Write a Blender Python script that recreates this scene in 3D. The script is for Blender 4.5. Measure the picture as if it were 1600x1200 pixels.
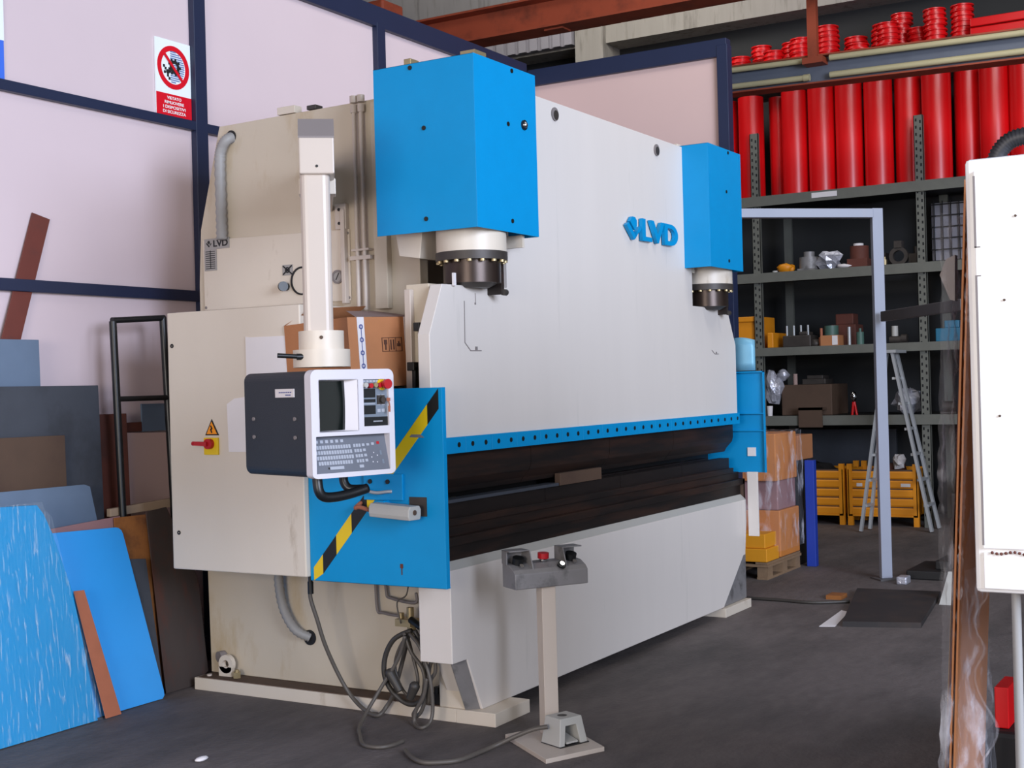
import bpy, math, random
from mathutils import Vector, Matrix
for o in list(bpy.data.objects): bpy.data.objects.remove(o, do_unlink=True)
SC = bpy.context.scene; COL = SC.collection
rnd = random.Random(7)
D = math.radians

# ---------------------------------------------------------------- camera
cam_data = bpy.data.cameras.new('camera'); cam = bpy.data.objects.new('camera', cam_data); COL.objects.link(cam)
cam_data.sensor_width = 36; cam_data.sensor_fit = 'HORIZONTAL'; cam_data.lens = 2073.1 / 1600 * 36; cam_data.clip_end = 100
_yaw, _pit, _rol = .5367216, .00108931, -.02640989
_F = Vector((math.cos(_yaw) * math.cos(_pit), math.sin(_yaw) * math.cos(_pit), math.sin(_pit)))
_r = Vector((math.sin(_yaw), -math.cos(_yaw), 0)); _u = _r.cross(_F)
_r2 = _r * math.cos(_rol) + _u * math.sin(_rol); _u2 = _u * math.cos(_rol) - _r * math.sin(_rol)
cm = Matrix((_r2, _u2, -_F)).transposed().to_4x4(); cm.translation = (0, 0, 1.6)
cam.matrix_world = cm
SC.camera = cam

# ---------------------------------------------------------------- light
w = bpy.data.worlds.new('daylight'); SC.world = w; w.use_nodes = True
bg = w.node_tree.nodes['Background']; bg.inputs[0].default_value = (.90, .93, 1, 1); bg.inputs[1].default_value = .44
def area(name, loc, target, sx, sy, power, col):
    l = bpy.data.lights.new(name, 'AREA'); l.shape = 'RECTANGLE'; l.size = sx; l.size_y = sy; l.energy = power; l.color = col
    o = bpy.data.objects.new(name, l); COL.objects.link(o); o.location = loc
    o.rotation_euler = (Vector(target) - Vector(loc)).to_track_quat('-Z', 'Y').to_euler(); return o
area('door_daylight', (1.2, -6.3, 3.7), (6.2, 3.8, 1.2), 5.4, 3.8, 1120, (.71, .80, 1))
area('left_fill_light', (-3.4, 1.6, 1.9), (5.0, 4.8, .6), 2.8, 1.8, 200, (1, .91, .83))  # added warm fill for the left side, no window known there
area('back_fill_light', (7.5, 0.5, 7.35), (15.0, 5.5, 5.0), 5, 2, 260, (1, .97, .93))  # added fill below the closed ceiling, brightens back beam and red cylinders
area('clerestory_fill_light', (12.3, 6.6, 7.35), (15.2, 8.0, 5.9), 3, 1.6, 150, (1, .98, .95))  # added lamp to brighten clerestory and column, no roof opening here
SC.view_settings.view_transform = 'Standard'; SC.view_settings.look = 'None'
SC.view_settings.gamma = 1; SC.view_settings.exposure = .42; SC.view_settings.use_curve_mapping = False

# ---------------------------------------------------------------- materials
def lin(c):
    return tuple(((v / 255) / 12.92 if v <= 10 else (((v / 255) + .055) / 1.055) ** 2.4) for v in c)
def mat(name, rgb, rough=.5, metal=0, var=.07, scale=5, stain=None, amount=.5, stretch=(1, 1, 1), sscale=2.5, bump=0, bscale=60, spec=.5, coat=0):
    m = bpy.data.materials.new(name); m.use_nodes = True; nt = m.node_tree; N = nt.nodes; L = nt.links
    p = N['Principled BSDF']; c = lin(rgb)
    p.inputs['Roughness'].default_value = rough; p.inputs['Metallic'].default_value = metal
    p.inputs['Specular IOR Level'].default_value = spec
    if coat: p.inputs['Coat Weight'].default_value = coat; p.inputs['Coat Roughness'].default_value = .08
    tc = N.new('ShaderNodeTexCoord'); mp = N.new('ShaderNodeMapping'); mp.inputs['Scale'].default_value = stretch
    L.new(tc.outputs['Object'], mp.inputs[0])
    n = N.new('ShaderNodeTexNoise'); n.inputs['Scale'].default_value = scale; n.inputs['Detail'].default_value = 5
    L.new(mp.outputs[0], n.inputs['Vector'])
    mx = N.new('ShaderNodeMix'); mx.data_type = 'RGBA'
    mx.inputs[6].default_value = (*[v * (1 - var) for v in c], 1); mx.inputs[7].default_value = (*[min(1, v * (1 + var)) for v in c], 1)
    L.new(n.outputs[0], mx.inputs[0]); out = mx.outputs[2]
    if stain:
        n2 = N.new('ShaderNodeTexNoise'); n2.inputs['Scale'].default_value = sscale; n2.inputs['Detail'].default_value = 7
        n2.inputs['Roughness'].default_value = .65
        L.new(mp.outputs[0], n2.inputs['Vector'])
        r = N.new('ShaderNodeValToRGB'); r.color_ramp.elements[0].position = .62 - .25 * amount; r.color_ramp.elements[1].position = .78
        L.new(n2.outputs[0], r.inputs[0])
        m2 = N.new('ShaderNodeMix'); m2.data_type = 'RGBA'; m2.inputs[7].default_value = (*lin(stain), 1)
        L.new(r.outputs[0], m2.inputs[0]); L.new(out, m2.inputs[6]); out = m2.outputs[2]
    L.new(out, p.inputs['Base Color'])
    if bump:
        n3 = N.new('ShaderNodeTexNoise'); n3.inputs['Scale'].default_value = bscale; n3.inputs['Detail'].default_value = 4
        L.new(tc.outputs['Object'], n3.inputs['Vector'])
        b = N.new('ShaderNodeBump'); b.inputs['Strength'].default_value = bump; b.inputs['Distance'].default_value = .01
        L.new(n3.outputs[0], b.inputs['Height']); L.new(b.outputs[0], p.inputs['Normal'])
    return m
M = dict(
    framecream=mat('aged_cream_frame_paint', (200, 187, 167), .45, var=.05, scale=3, stain=(176, 152, 112), amount=.25, sscale=2.5, stretch=(1.2, 1.2, .5), bump=.05, bscale=40),
    cream=mat('cream_machine_paint', (212, 200, 184), .42, var=.04, scale=3, stain=(150, 128, 100), amount=.0, sscale=3, stretch=(1.4, 1.4, .45), bump=.05, bscale=40),
    white=mat('pale_machine_paint', (216, 208, 201), .42, var=.03, scale=3, stain=(196, 190, 182), amount=.05, stretch=(3, 3, .3), sscale=2.2),
    column=mat('ivory_paint', (196, 183, 171), .35, var=.03),
    blue=mat('blue_paint', (0, 140, 198), .45, var=.05, scale=9, spec=.3, bump=.05, bscale=200),
    blue_sheet=mat('blue_sheet_paint', (52, 158, 234), .3, var=.04),
    steel_blue=mat('pale_blue_sheet', (110, 165, 190), .45, metal=.2, var=.12, scale=12),
    dark=mat('oily_dark_steel', (33, 27, 25), .5, metal=.3, var=.35, scale=7, stain=(72, 46, 34), amount=.7, stretch=(.5, 2, 5)),
    die=mat('dark_brown_tool_steel', (38, 30, 27), .5, metal=.3, var=.35, scale=9, stain=(24, 20, 20), amount=.8, stretch=(.6, 2, 5)),
    piston=mat('oiled_piston_steel', (62, 50, 44), .32, metal=.55, var=.3, scale=12, stretch=(3, 3, .6)),
    gap=mat('blackened_steel', (22, 20, 20), .6, var=.3),
    black=mat('black_plastic', (20, 22, 24), .38, var=.1),
    consoleblack=mat('dark_textured_shell', (38, 42, 48), .55, var=.12, bump=.15, bscale=220),
    bezel=mat('white_bezel_plastic', (214, 210, 216), .4, var=.02),
    screen=mat('dark_screen_glass', (10, 18, 16), .12, var=.2, coat=.5),
    panelgrey=mat('grey_blue_panel', (118, 128, 140), .45, var=.06),
    keygrey=mat('grey_keypad_membrane', (104, 108, 118), .45, var=.06),
    keylight=mat('light_key', (170, 174, 184), .5, var=.04),
    red=mat('red_button_plastic', (178, 24, 34), .35, var=.05),
    yellow=mat('yellow_plate', (226, 190, 20), .45, var=.04),
    orange=mat('orange_warning', (245, 150, 20), .45, var=.03),
    tapeblack=mat('black_tape', (16, 16, 14), .5, var=.1),
    chrome=mat('chrome', (200, 200, 200), .15, metal=1, var=.03),
    grey=mat('grey_cast_alloy', (134, 131, 131), .5, metal=.25, var=.12, scale=20, stain=(60, 58, 56), amount=.4, sscale=8),
    ltgrey=mat('light_grey_plastic', (178, 176, 170), .5, var=.05),
    capgrey=mat('grey_cap_plastic', (126, 118, 116), .6, var=.05),
    conduit=mat('grey_conduit', (150, 148, 146), .5, var=.06),
    hose=mat('dark_rubber', (58, 54, 50), .5, var=.2),
    cable=mat('grey_cable_sheath', (88, 82, 76), .45, var=.2),
    brass=mat('dull_brass_fitting', (176, 158, 120), .4, metal=.6, var=.15, scale=30),
    card=mat('cardboard', (176, 116, 74), .8, var=.08, scale=12, bump=.1, bscale=90),
    cardin=mat('cardboard_inside', (120, 84, 58), .85, var=.1),
    cardlight=mat('faded_cardboard_top', (160, 134, 126), .8, var=.06),
    paper=mat('white_paper', (222, 216, 216), .7, var=.03),
    ink=mat('black_ink', (22, 22, 24), .6, var=.05),
    inkblue=mat('blue_ink', (70, 80, 140), .6, var=.05),
    brownink=mat('brown_ink', (84, 50, 34), .7, var=.05),
    silver=mat('silver_label', (160, 156, 152), .5, metal=.2, var=.05),
    wall=mat('lilac_white_wall_panel', (212, 194, 198), .6, var=.03, scale=2),
    wall2=mat('pinkish_wall_panel', (206, 178, 172), .65, var=.03, scale=2),
    navy=mat('dark_navy_frame_paint', (28, 38, 66), .45, var=.08),
    floor=mat('worn_asphalt_floor', (100, 92, 90), .75, var=.3, scale=14, stain=(56, 53, 52), amount=.75, sscale=1.3, stretch=(.6, 1.3, 1), bump=.5, bscale=45),
    hall=mat('dim_hall_wall', (42, 42, 42), .85, var=.15, scale=1.2),
    ceiling=mat('dark_ceiling', (58, 52, 50), .9, var=.2),
    concrete=mat('grey_concrete', (150, 144, 136), .85, var=.12, scale=3, stain=(96, 90, 82), amount=.4, stretch=(4, 4, .5)),
    rustbeam=mat('red_oxide_beam', (150, 66, 40), .6, var=.15, scale=4, stain=(84, 38, 26), amount=.5),
    railweb=mat('grey_rail_web', (92, 98, 110), .6, var=.15, scale=6),
    pipe=mat('olive_cream_pipe', (186, 176, 138), .4, var=.08),
    redpaint=mat('red_gloss_paint', (222, 14, 20), .32, var=.08, scale=2, spec=.6),
    rack=mat('grey_green_rack', (104, 104, 96), .6, metal=.1, var=.14, scale=10),
    rackhole=mat('rack_slot_shadow', (26, 26, 26), .9, var=.1),
    crate=mat('orange_yellow_crate', (220, 138, 18), .5, var=.08, scale=8),
    gate=mat('pale_grey_gate_paint', (146, 151, 166), .45, var=.05, stain=(150, 150, 160), amount=.2),
    gatedark=mat('dark_grey_barrier', (84, 82, 84), .55, var=.12),
    alu=mat('aluminium', (176, 178, 180), .4, metal=.35, var=.06),
    wood=mat('pallet_wood', (132, 106, 80), .85, var=.2, scale=7, stretch=(1, 8, 4)),
    plank=mat('pale_plank', (176, 152, 128), .75, var=.1, stretch=(1, 6, 6)),
    carton=mat('orange_brown_carton', (198, 122, 52), .7, var=.08, scale=5, stain=(150, 96, 60), amount=.2),
    ycarton=mat('yellow_orange_carton', (222, 148, 26), .6, var=.06),
    bluepost=mat('deep_blue_board', (30, 62, 168), .5, var=.08),
    rust=mat('rusty_sheet_steel', (92, 46, 34), .75, var=.2, scale=9, stain=(58, 36, 32), amount=.6),
    darkrust=mat('dark_scaled_plate', (66, 56, 52), .7, var=.2, scale=6, stain=(92, 48, 34), amount=.45, sscale=4, stretch=(1.5, 1.5, .6)),
    rustbar=mat('brown_oxide_bar', (104, 48, 38), .65, var=.12, scale=14, stain=(60, 48, 48), amount=.3),
    darkplate=mat('mill_scale_plate', (68, 72, 80), .55, metal=.15, var=.15, scale=9, stain=(44, 46, 50), amount=.5),
    brownplate=mat('dark_brown_plate', (82, 62, 48), .75, var=.15, scale=10, stain=(60, 40, 34), amount=.5),
    bluegrey=mat('blue_grey_plate', (104, 122, 144), .5, metal=.15, var=.1, scale=8),
    mauve=mat('mauve_brown_plate', (150, 112, 112), .6, var=.08),
    orust=mat('orange_rust_plate', (150, 92, 40), .8, var=.25, scale=6, stain=(78, 42, 26), amount=.8, sscale=6),
    copper=mat('copper_brown_strip', (166, 98, 70), .6, var=.14, scale=14, stain=(130, 80, 62), amount=.4),
    cabwhite=mat('white_cabinet_paint', (240, 238, 236), .4, var=.01),
    signwhite=mat('sign_white', (236, 244, 244), .4, var=.01),
    signred=mat('sign_red', (214, 10, 34), .4, var=.02),
    signblue=mat('sign_hatch_blue', (110, 130, 176), .5, var=.02),
    sky=mat('light_blue_print', (60, 110, 220), .5, var=.05),
    dimboard=mat('grey_board', (150, 146, 152), .8, var=.1),
    foil=mat('crumpled_foil', (190, 190, 200), .3, metal=.5, var=.3, scale=14, bump=.8, bscale=30),
    oily=mat('oily_machine_parts', (66, 60, 56), .5, metal=.3, var=.4, scale=12),
    green=mat('dull_green_enamel', (70, 100, 90), .5, var=.2, scale=12),
    rub=mat('black_ribbed_rubber', (44, 44, 48), .5, var=.1),
    rubber_mat=mat('dark_steel_floor_plate', (40, 36, 36), .7, var=.3, scale=5, stain=(64, 50, 42), amount=.5),
    teal=mat('teal_bin', (40, 110, 140), .5, var=.1),
)
def film(name, tint=(235, 235, 245), base=.12, top=.75, scale=9, stretch=(1, 1, 1), lo=.45, hi=.72):
    m = bpy.data.materials.new(name); m.use_nodes = True; nt = m.node_tree; N = nt.nodes; L = nt.links
    p = N['Principled BSDF']; p.inputs['Base Color'].default_value = (*lin(tint), 1); p.inputs['Roughness'].default_value = .12
    tc = N.new('ShaderNodeTexCoord'); mp = N.new('ShaderNodeMapping'); mp.inputs['Scale'].default_value = stretch; L.new(tc.outputs['Object'], mp.inputs[0])
    n = N.new('ShaderNodeTexNoise'); n.inputs['Scale'].default_value = scale; n.inputs['Detail'].default_value = 6; L.new(mp.outputs[0], n.inputs['Vector'])
    r = N.new('ShaderNodeValToRGB'); r.color_ramp.elements[0].position = lo; r.color_ramp.elements[0].color = (base,) * 3 + (1,)
    r.color_ramp.elements[1].position = hi; r.color_ramp.elements[1].color = (top,) * 3 + (1,)  # pale opaque streaks stand in for highlights on the film
    L.new(n.outputs[0], r.inputs[0]); L.new(r.outputs[0], p.inputs['Alpha'])
    b = N.new('ShaderNodeBump'); b.inputs['Strength'].default_value = 1; b.inputs['Distance'].default_value = .02
    L.new(n.outputs[0], b.inputs['Height']); L.new(b.outputs[0], p.inputs['Normal']); return m
M['film'] = film('clear_stretch_film', base=.05, top=.55, scale=5, stretch=(3, 3, 1), lo=.52, hi=.72)
M['filmthin'] = film('thin_clear_film', base=.03, top=.5, scale=4, stretch=(2.5, 2.5, .8))
M['filmsheet'] = film('creased_film_over_blue', tint=(225, 240, 250), base=.05, top=.6, scale=6, stretch=(12, 12, .8), lo=.56, hi=.80)

# ---------------------------------------------------------------- mesh helpers
class B:
    def __init__(s, m4=None): s.v = []; s.f = []; s.mi = []; s.sm = []; s.m = m4; s.mats = []
    def add(s, vs, fs, smooth=False, mt=None):
        o = len(s.v); s.v += [Vector(v) for v in vs]
        k = 0
        if mt is not None:
            if mt not in s.mats: s.mats.append(mt)
            k = s.mats.index(mt) + 1
        for f in fs: s.f.append([i + o for i in f]); s.sm.append(smooth); s.mi.append(k)
        return s
    def box(s, x0, x1, y0, y1, z0, z1, mt=None):
        return s.add([(x0, y0, z0), (x1, y0, z0), (x1, y1, z0), (x0, y1, z0), (x0, y0, z1), (x1, y0, z1), (x1, y1, z1), (x0, y1, z1)],
                     [(0, 3, 2, 1), (4, 5, 6, 7), (0, 1, 5, 4), (1, 2, 6, 5), (2, 3, 7, 6), (3, 0, 4, 7)], mt=mt)
    def prism(s, pts, axis, a, b, mt=None):   # polygon pts in the other two axes (x,y / x,z / y,z order)
        def P(q, t):
            return (t, q[0], q[1]) if axis == 'x' else (q[0], t, q[1]) if axis == 'y' else (q[0], q[1], t)
        n = len(pts); vs = [P(q, a) for q in pts] + [P(q, b) for q in pts]
        ar = sum(pts[i][0] * pts[(i + 1) % n][1] - pts[(i + 1) % n][0] * pts[i][1] for i in range(n))
        fl = (ar > 0) ^ (axis == 'y') ^ (b < a)
        A = list(range(n)); Bk = list(range(n, 2 * n))
        fs = [A[::-1] if fl else A, Bk if fl else Bk[::-1]]
        for i in range(n):
            j = (i + 1) % n; q = [i, j, j + n, i + n]; fs.append(q if fl else q[::-1])
        return s.add(vs, fs, mt=mt)
    def cyl(s, p, q, r, n=24, r2=None, smooth=True, mt=None, caps=True):
        p = Vector(p); q = Vector(q); d = (q - p).normalized(); r2 = r if r2 is None else r2
        a = d.orthogonal().normalized(); b = d.cross(a)
        c = [(a * math.cos(2 * math.pi * i / n) + b * math.sin(2 * math.pi * i / n)) for i in range(n)]
        s.add([p + k * r for k in c] + [q + k * r2 for k in c], [(i, (i + 1) % n, (i + 1) % n + n, i + n) for i in range(n)], smooth, mt)
        if caps:
            s.add([p + k * r for k in c], [list(range(n))[::-1]], mt=mt)
            s.add([q + k * r2 for k in c], [list(range(n))], mt=mt)
        return s
    def ring(s, p, q, ro, ri, n=28, mt=None):
        p = Vector(p); q = Vector(q); d = (q - p).normalized(); a = d.orthogonal().normalized(); b = d.cross(a)
        c = [(a * math.cos(2 * math.pi * i / n) + b * math.sin(2 * math.pi * i / n)) for i in range(n)]
        for (A, ra, Bq, rb, sm) in ((p, ro, q, ro, True), (q, ri, p, ri, True), (q, ro, q, ri, False), (p, ri, p, ro, False)):
            s.add([A + k * ra for k in c] + [Bq + k * rb for k in c], [(i, (i + 1) % n, (i + 1) % n + n, i + n) for i in range(n)], sm, mt)
        return s
    def tube(s, pts, r, n=10, sub=5, mt=None, ribs=0):
        P = [Vector(p) for p in pts]
        if sub > 1 and len(P) > 2:
            Q = []
            for i in range(len(P) - 1):
                a = P[max(i - 1, 0)]; b = P[i]; c = P[i + 1]; d = P[min(i + 2, len(P) - 1)]
                for k in range(sub):
                    t = k / sub
                    Q.append(.5 * ((2 * b) + (c - a) * t + (2 * a - 5 * b + 4 * c - d) * t * t + (3 * b - a - 3 * c + d) * t ** 3))
            Q.append(P[-1]); P = Q
        vs = []; prev = None
        for i, p in enumerate(P):
            d = (P[min(i + 1, len(P) - 1)] - P[max(i - 1, 0)]).normalized()
            if prev is None: a = d.orthogonal().normalized()
            else:
                a = prev - d * prev.dot(d); a = a.normalized() if a.length > 1e-5 else d.orthogonal().normalized()
            prev = a; b = d.cross(a)
            rr = r * (1 + (.2 if (ribs and i % 2) else 0))
            vs += [p + (a * math.cos(2 * math.pi * k / n) + b * math.sin(2 * math.pi * k / n)) * rr for k in range(n)]
        fs = [(i * n + k, i * n + (k + 1) % n, (i + 1) * n + (k + 1) % n, (i + 1) * n + k) for i in range(len(P) - 1) for k in range(n)]
        fs += [list(range(n))[::-1], [(len(P) - 1) * n + k for k in range(n)]]
        return s.add(vs, fs, True, mt)
    def quadbar(s, p, q, wx, wy, up=(0, 0, 1), mt=None):  # rectangular bar between two points
        p = Vector(p); q = Vector(q); d = (q - p).normalized(); a = d.cross(Vector(up))
        a = (a if a.length > 1e-4 else d.cross(Vector((1, 0, 0)))).normalized(); b = a.cross(d).normalized()
        vs = [e + a * sx * wx / 2 + b * sy * wy / 2 for e in (p, q) for sx, sy in ((-1, -1), (1, -1), (1, 1), (-1, 1))]
        return s.add(vs, [(3, 2, 1, 0), (4, 5, 6, 7), (0, 1, 5, 4), (1, 2, 6, 5), (2, 3, 7, 6), (3, 0, 4, 7)], mt=mt)
    def ball(s, c, r, n=14, sz=1, sxy=(1, 1), jit=0, mt=None, smooth=True):
        vs = []; m = n // 2
        for i in range(m + 1):
            t = math.pi * i / m
            for k in range(n):
                g = 1 + (rnd.uniform(-jit, jit) if 0 < i < m else 0); a = 2 * math.pi * k / n
                vs.append((c[0] + r * sxy[0] * g * math.sin(t) * math.cos(a), c[1] + r * sxy[1] * g * math.sin(t) * math.sin(a), c[2] + r * sz * g * math.cos(t)))
        fs = [(i * n + k, (i + 1) * n + k, (i + 1) * n + (k + 1) % n, i * n + (k + 1) % n) for i in range(m) for k in range(n)]
        return s.add(vs, fs, smooth, mt)
    def build(s, name, material, parent=None, bevel=0, label=None):
        off = wloc(parent) if parent else Vector((0, 0, 0))
        vs = [(s.m @ v if s.m else v) - off for v in s.v]
        me = bpy.data.meshes.new(name); me.from_pydata([tuple(v) for v in vs], [], s.f)
        me.materials.append(material if not isinstance(material, str) else M[material])
        for k in s.mats: me.materials.append(M[k])
        me.polygons.foreach_set('use_smooth', s.sm); me.polygons.foreach_set('material_index', s.mi)
        if s.m and s.m.determinant() < 0: me.flip_normals()
        me.update(); o = bpy.data.objects.new(name, me); COL.objects.link(o)
        if parent: o.parent = parent
        if bevel:
            bv = o.modifiers.new('bevel', 'BEVEL'); bv.width = bevel; bv.segments = 2; bv.limit_method = 'ANGLE'; bv.angle_limit = D(40)
        if label: o['label'] = label
        return o
def wloc(o):
    v = Vector(o.location)
    while o.parent: o = o.parent; v += Vector(o.location)
    return v
def tag(o, label, cat, group=None, kind=None):
    o['label'] = label; o['category'] = cat
    if group: o['group'] = group
    if kind: o['kind'] = kind
    return o
def thing(name, label, cat, loc=(0, 0, 0), group=None):
    o = bpy.data.objects.new(name, None); o.empty_display_size = .1; COL.objects.link(o); o.location = loc
    return tag(o, label, cat, group)
def struct(name, b, m, bevel=0):
    o = b.build(name, m, None, bevel); o['kind'] = 'structure'; return o
def copy_tree(o, loc, label=None):
    def cp(a, par):
        c = a.copy(); COL.objects.link(c)
        if par: c.parent = par
        for ch in list(a.children): cp(ch, c)
        return c
    r = cp(o, None); r.location = loc
    if label: r['label'] = label
    return r
def text(name, s, origin, right, up, width, height, depth, m, parent, bold=.0, mirror=False, extra=None):
    cu = bpy.data.curves.new('tmp', 'FONT'); cu.body = s; cu.extrude = .5; cu.offset = bold; cu.space_character = 1.0
    t = bpy.data.objects.new('tmp', cu); COL.objects.link(t)
    dg = bpy.context.evaluated_depsgraph_get(); dg.update(); me = bpy.data.meshes.new_from_object(t.evaluated_get(dg))
    bpy.data.objects.remove(t, do_unlink=True)
    xs = [v.co.x for v in me.vertices]; ys = [v.co.y for v in me.vertices]
    x0, x1, y0, y1 = min(xs), max(xs), min(ys), max(ys)
    R = Vector(right).normalized(); U = Vector(up).normalized(); Nn = R.cross(U); off = wloc(parent) if parent else Vector()
    for v in me.vertices:
        v.co = Vector(origin) + R * ((v.co.x - x0) / (x1 - x0) * width) + U * ((v.co.y - y0) / (y1 - y0) * height) + Nn * ((v.co.z + .5) * depth) - off
    me.materials.clear(); me.materials.append(M[m])
    o = bpy.data.objects.new(name, me); COL.objects.link(o)
    if parent: o.parent = parent
    return o
def disc(b, c, nrm, r, t, n=16, mt=None):
    c = Vector(c); return b.cyl(c, c + Vector(nrm).normalized() * t, r, n, mt=mt, smooth=True)

# ================================================================= SETTING
struct('floor', B().box(-9, 16, -9, 14, -.1, 0), 'floor')
struct('ceiling', B().box(-4.5, 16, -6, 14, 7.5, 7.6), 'ceiling')
struct('wall_back', B().box(15.6, 15.8, -6, 14, 0, 7.5), 'hall')
struct('wall_right', B().box(10.5, 15.6, -6.2, -6, 0, 7.5), 'hall')
struct('wall_far', B().box(-4.5, 15.6, 13, 13.2, 0, 7.5), 'hall')
# light clerestory cladding, concrete beam and column on the back wall
b = B(); b.box(15.2, 15.6, 2.0, 13, 5.93, 6.6); struct('trim_1', b, 'concrete')
struct('trim_2', B().box(15.12, 15.6, 7.52, 7.92, 0, 7.5), 'concrete')
b = B()
for k in range(28):
    y = 7.95 + k * .17; b.box(15.08, 15.19, y, y + .11, 5.96, 6.75); b.box(15.13, 15.19, y + .11, y + .17, 5.96, 6.75)
struct('trim_3', b, 'dimboard')
# partition behind the machine (runs along the machine) and its return
W = 5.70; TZ = 4.24
struct('wall_left', B().box(-3, 9.93, W, W + .05, 0, TZ), 'wall')
struct('wall_center', B().box(9.93, 9.98, 3.92, W, 0, 4.18), 'wall2')
n = 4
for (x) in (2.05, 3.97, 5.887, 7.74, 9.85):
    struct('trim_%d' % n, B().box(x, x + .10, W - .045, W, 0, TZ), 'navy', .004); n += 1
for (z, h) in ((.05, .1), (2.152, .064), (3.178, .056), (TZ - .03, .15)):
    struct('trim_%d' % n, B().box(-3, 9.9, W - .042, W - .001, z, z + h), 'navy', .004); n += 1
struct('trim_%d' % n, B().box(9.89, 9.99, 3.84, W - .05, 4.16, 4.30), 'navy', .004); n += 1
struct('trim_%d' % n, B().box(9.885, 9.985, 3.83, 3.92, 0, 4.25), 'navy', .004); n += 1
struct('trim_%d' % n, B().box(9.89, 9.93, 3.92, W - .05, 2.15, 2.21), 'navy'); n += 1

# safety sign on the partition
s = thing('safety_sign', 'white and red prohibition sign with a crossed-out gear on the lilac wall', 'sign', (5.745, W - .003, 3.46))
yS = W - .006
B().box(5.60, 5.885, yS - .004, yS + .004, 3.236, 3.69).build('sign_board', 'signwhite', s)
B().box(5.601, 5.884, yS - .006, yS - .004, 3.236, 3.37).build('text_panel', 'signred', s)
cx, cz = 5.742, 3.53
B().ring((cx, yS - .0045, cz), (cx, yS - .0075, cz), .128, .098, 40).build('prohibition_ring', 'signred', s)
b = B()
for k in range(15):
    z = cz - .09 + k * .0128; hw = math.sqrt(max(0, .092 ** 2 - (z - cz) ** 2))
    b.box(cx - min(.022, hw), cx + hw, yS - .0055, yS - .0045, z, z + .0075)
b.build('guard_hatching', 'signblue', s)
b = B(); b.ring((cx + .01, yS - .0055, cz + .005), (cx + .01, yS - .007, cz + .005), .04, .02, 20)
for k in range(9):
    a = k * 2 * math.pi / 9; b.box(cx + .01 + .045 * math.cos(a) - .007, cx + .01 + .045 * math.cos(a) + .007, yS - .007, yS - .0055, cz + .005 + .045 * math.sin(a) - .007, cz + .005 + .045 * math.sin(a) + .007)
b.cyl((cx - .045, yS - .0055, cz - .03), (cx - .045, yS - .007, cz - .03), .014, 12)
for dx, dz in ((-.018, .016), (-.03, .03), (0, -.022), (.012, -.038), (-.024, -.005), (.018, .004)):
    b.box(cx - .045 + dx - .007, cx - .045 + dx + .007, yS - .007, yS - .0055, cz - .03 + dz - .008, cz - .03 + dz + .008)
b.build('gear_pictogram', 'ink', s)
b = B(); b.quadbar((cx - .078, yS - .0085, cz + .078), (cx + .078, yS - .0085, cz - .078), .018, .002, up=(0, 1, 0)); b.build('diagonal_bar', 'signred', s)
for k, (t, ww) in enumerate((('VIETATO', .115), ('RIMUOVERE', .155), ('I DISPOSITIVI', .18), ('DI SICUREZZA', .185))):
    text('lettering', t, (cx - ww / 2, yS - .0062, 3.338 - k * .0275), (1, 0, 0), (0, 0, 1), ww, .018, .001, 'signwhite', s, .015)
# poster sliver at the left edge
s = thing('wall_poster', 'light poster with a blue lower half, cut by the left picture edge', 'poster', (4.35, W - .006, 3.45))
B().box(4.15, 4.548, W - .012, W - .004, 3.44, 3.95).build('upper_half', 'signwhite', s)
B().box(4.15, 4.545, W - .012, W - .004, 3.24, 3.44).build('lower_half', 'sky', s)

# red oxide beam, grey beam above it
s = thing('roof_beam', 'rust-red steel beam crossing above the partition, largest beam overhead', 'beam', (11.1, 6, 5.0))
B().prism([(10.95, 4.97), (11.25, 4.97), (11.25, 4.99), (11.11, 4.99), (11.11, 5.25), (11.25, 5.25), (11.25, 5.27), (10.95, 5.27), (10.95, 5.25), (11.09, 5.25), (11.09, 4.99), (10.95, 4.99)], 'y', 2.6, 9.2).build('flanged_profile', 'rustbeam', s)
B().box(11.02, 11.18, 5.9, 6.1, 4.955, 4.97).build('splice_plate', 'rustbeam', s)
tag(B().box(11.6, 11.9, 2.5, 9.6, 5.42, 6.1).build('concrete_lintel', 'concrete', None, .01), 'grey concrete lintel just above the rust-red beam', 'lintel')
s = thing('hoist_gear', 'dark hoist machinery with rusty bracket above the partition top', 'hoist', (10.4, 8.3, 5.1))
B().box(10.5, 10.85, 7.6, 7.85, 5.0, 5.4).build('rusty_bracket', 'rustbeam', s, .02)
B().cyl((10.7, 8.5, 5.4), (10.7, 9.2, 5.4), .16, 20).cyl((10.7, 8.45, 5.4), (10.7, 8.5, 5.4), .2, 20).cyl((10.7, 9.0, 5.4), (10.7, 9.05, 5.4), .2, 20).build('drum', 'gap', s)
B().tube([(10.6, 8.3, 5.55), (10.6, 8.7, 5.75), (10.6, 9.1, 5.6), (10.6, 9.4, 5.3)], .018).tube([(10.6, 8.4, 5.45), (10.6, 8.8, 5.62), (10.6, 9.0, 5.5)], .018).build('hose', 'capgrey', s)

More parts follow.
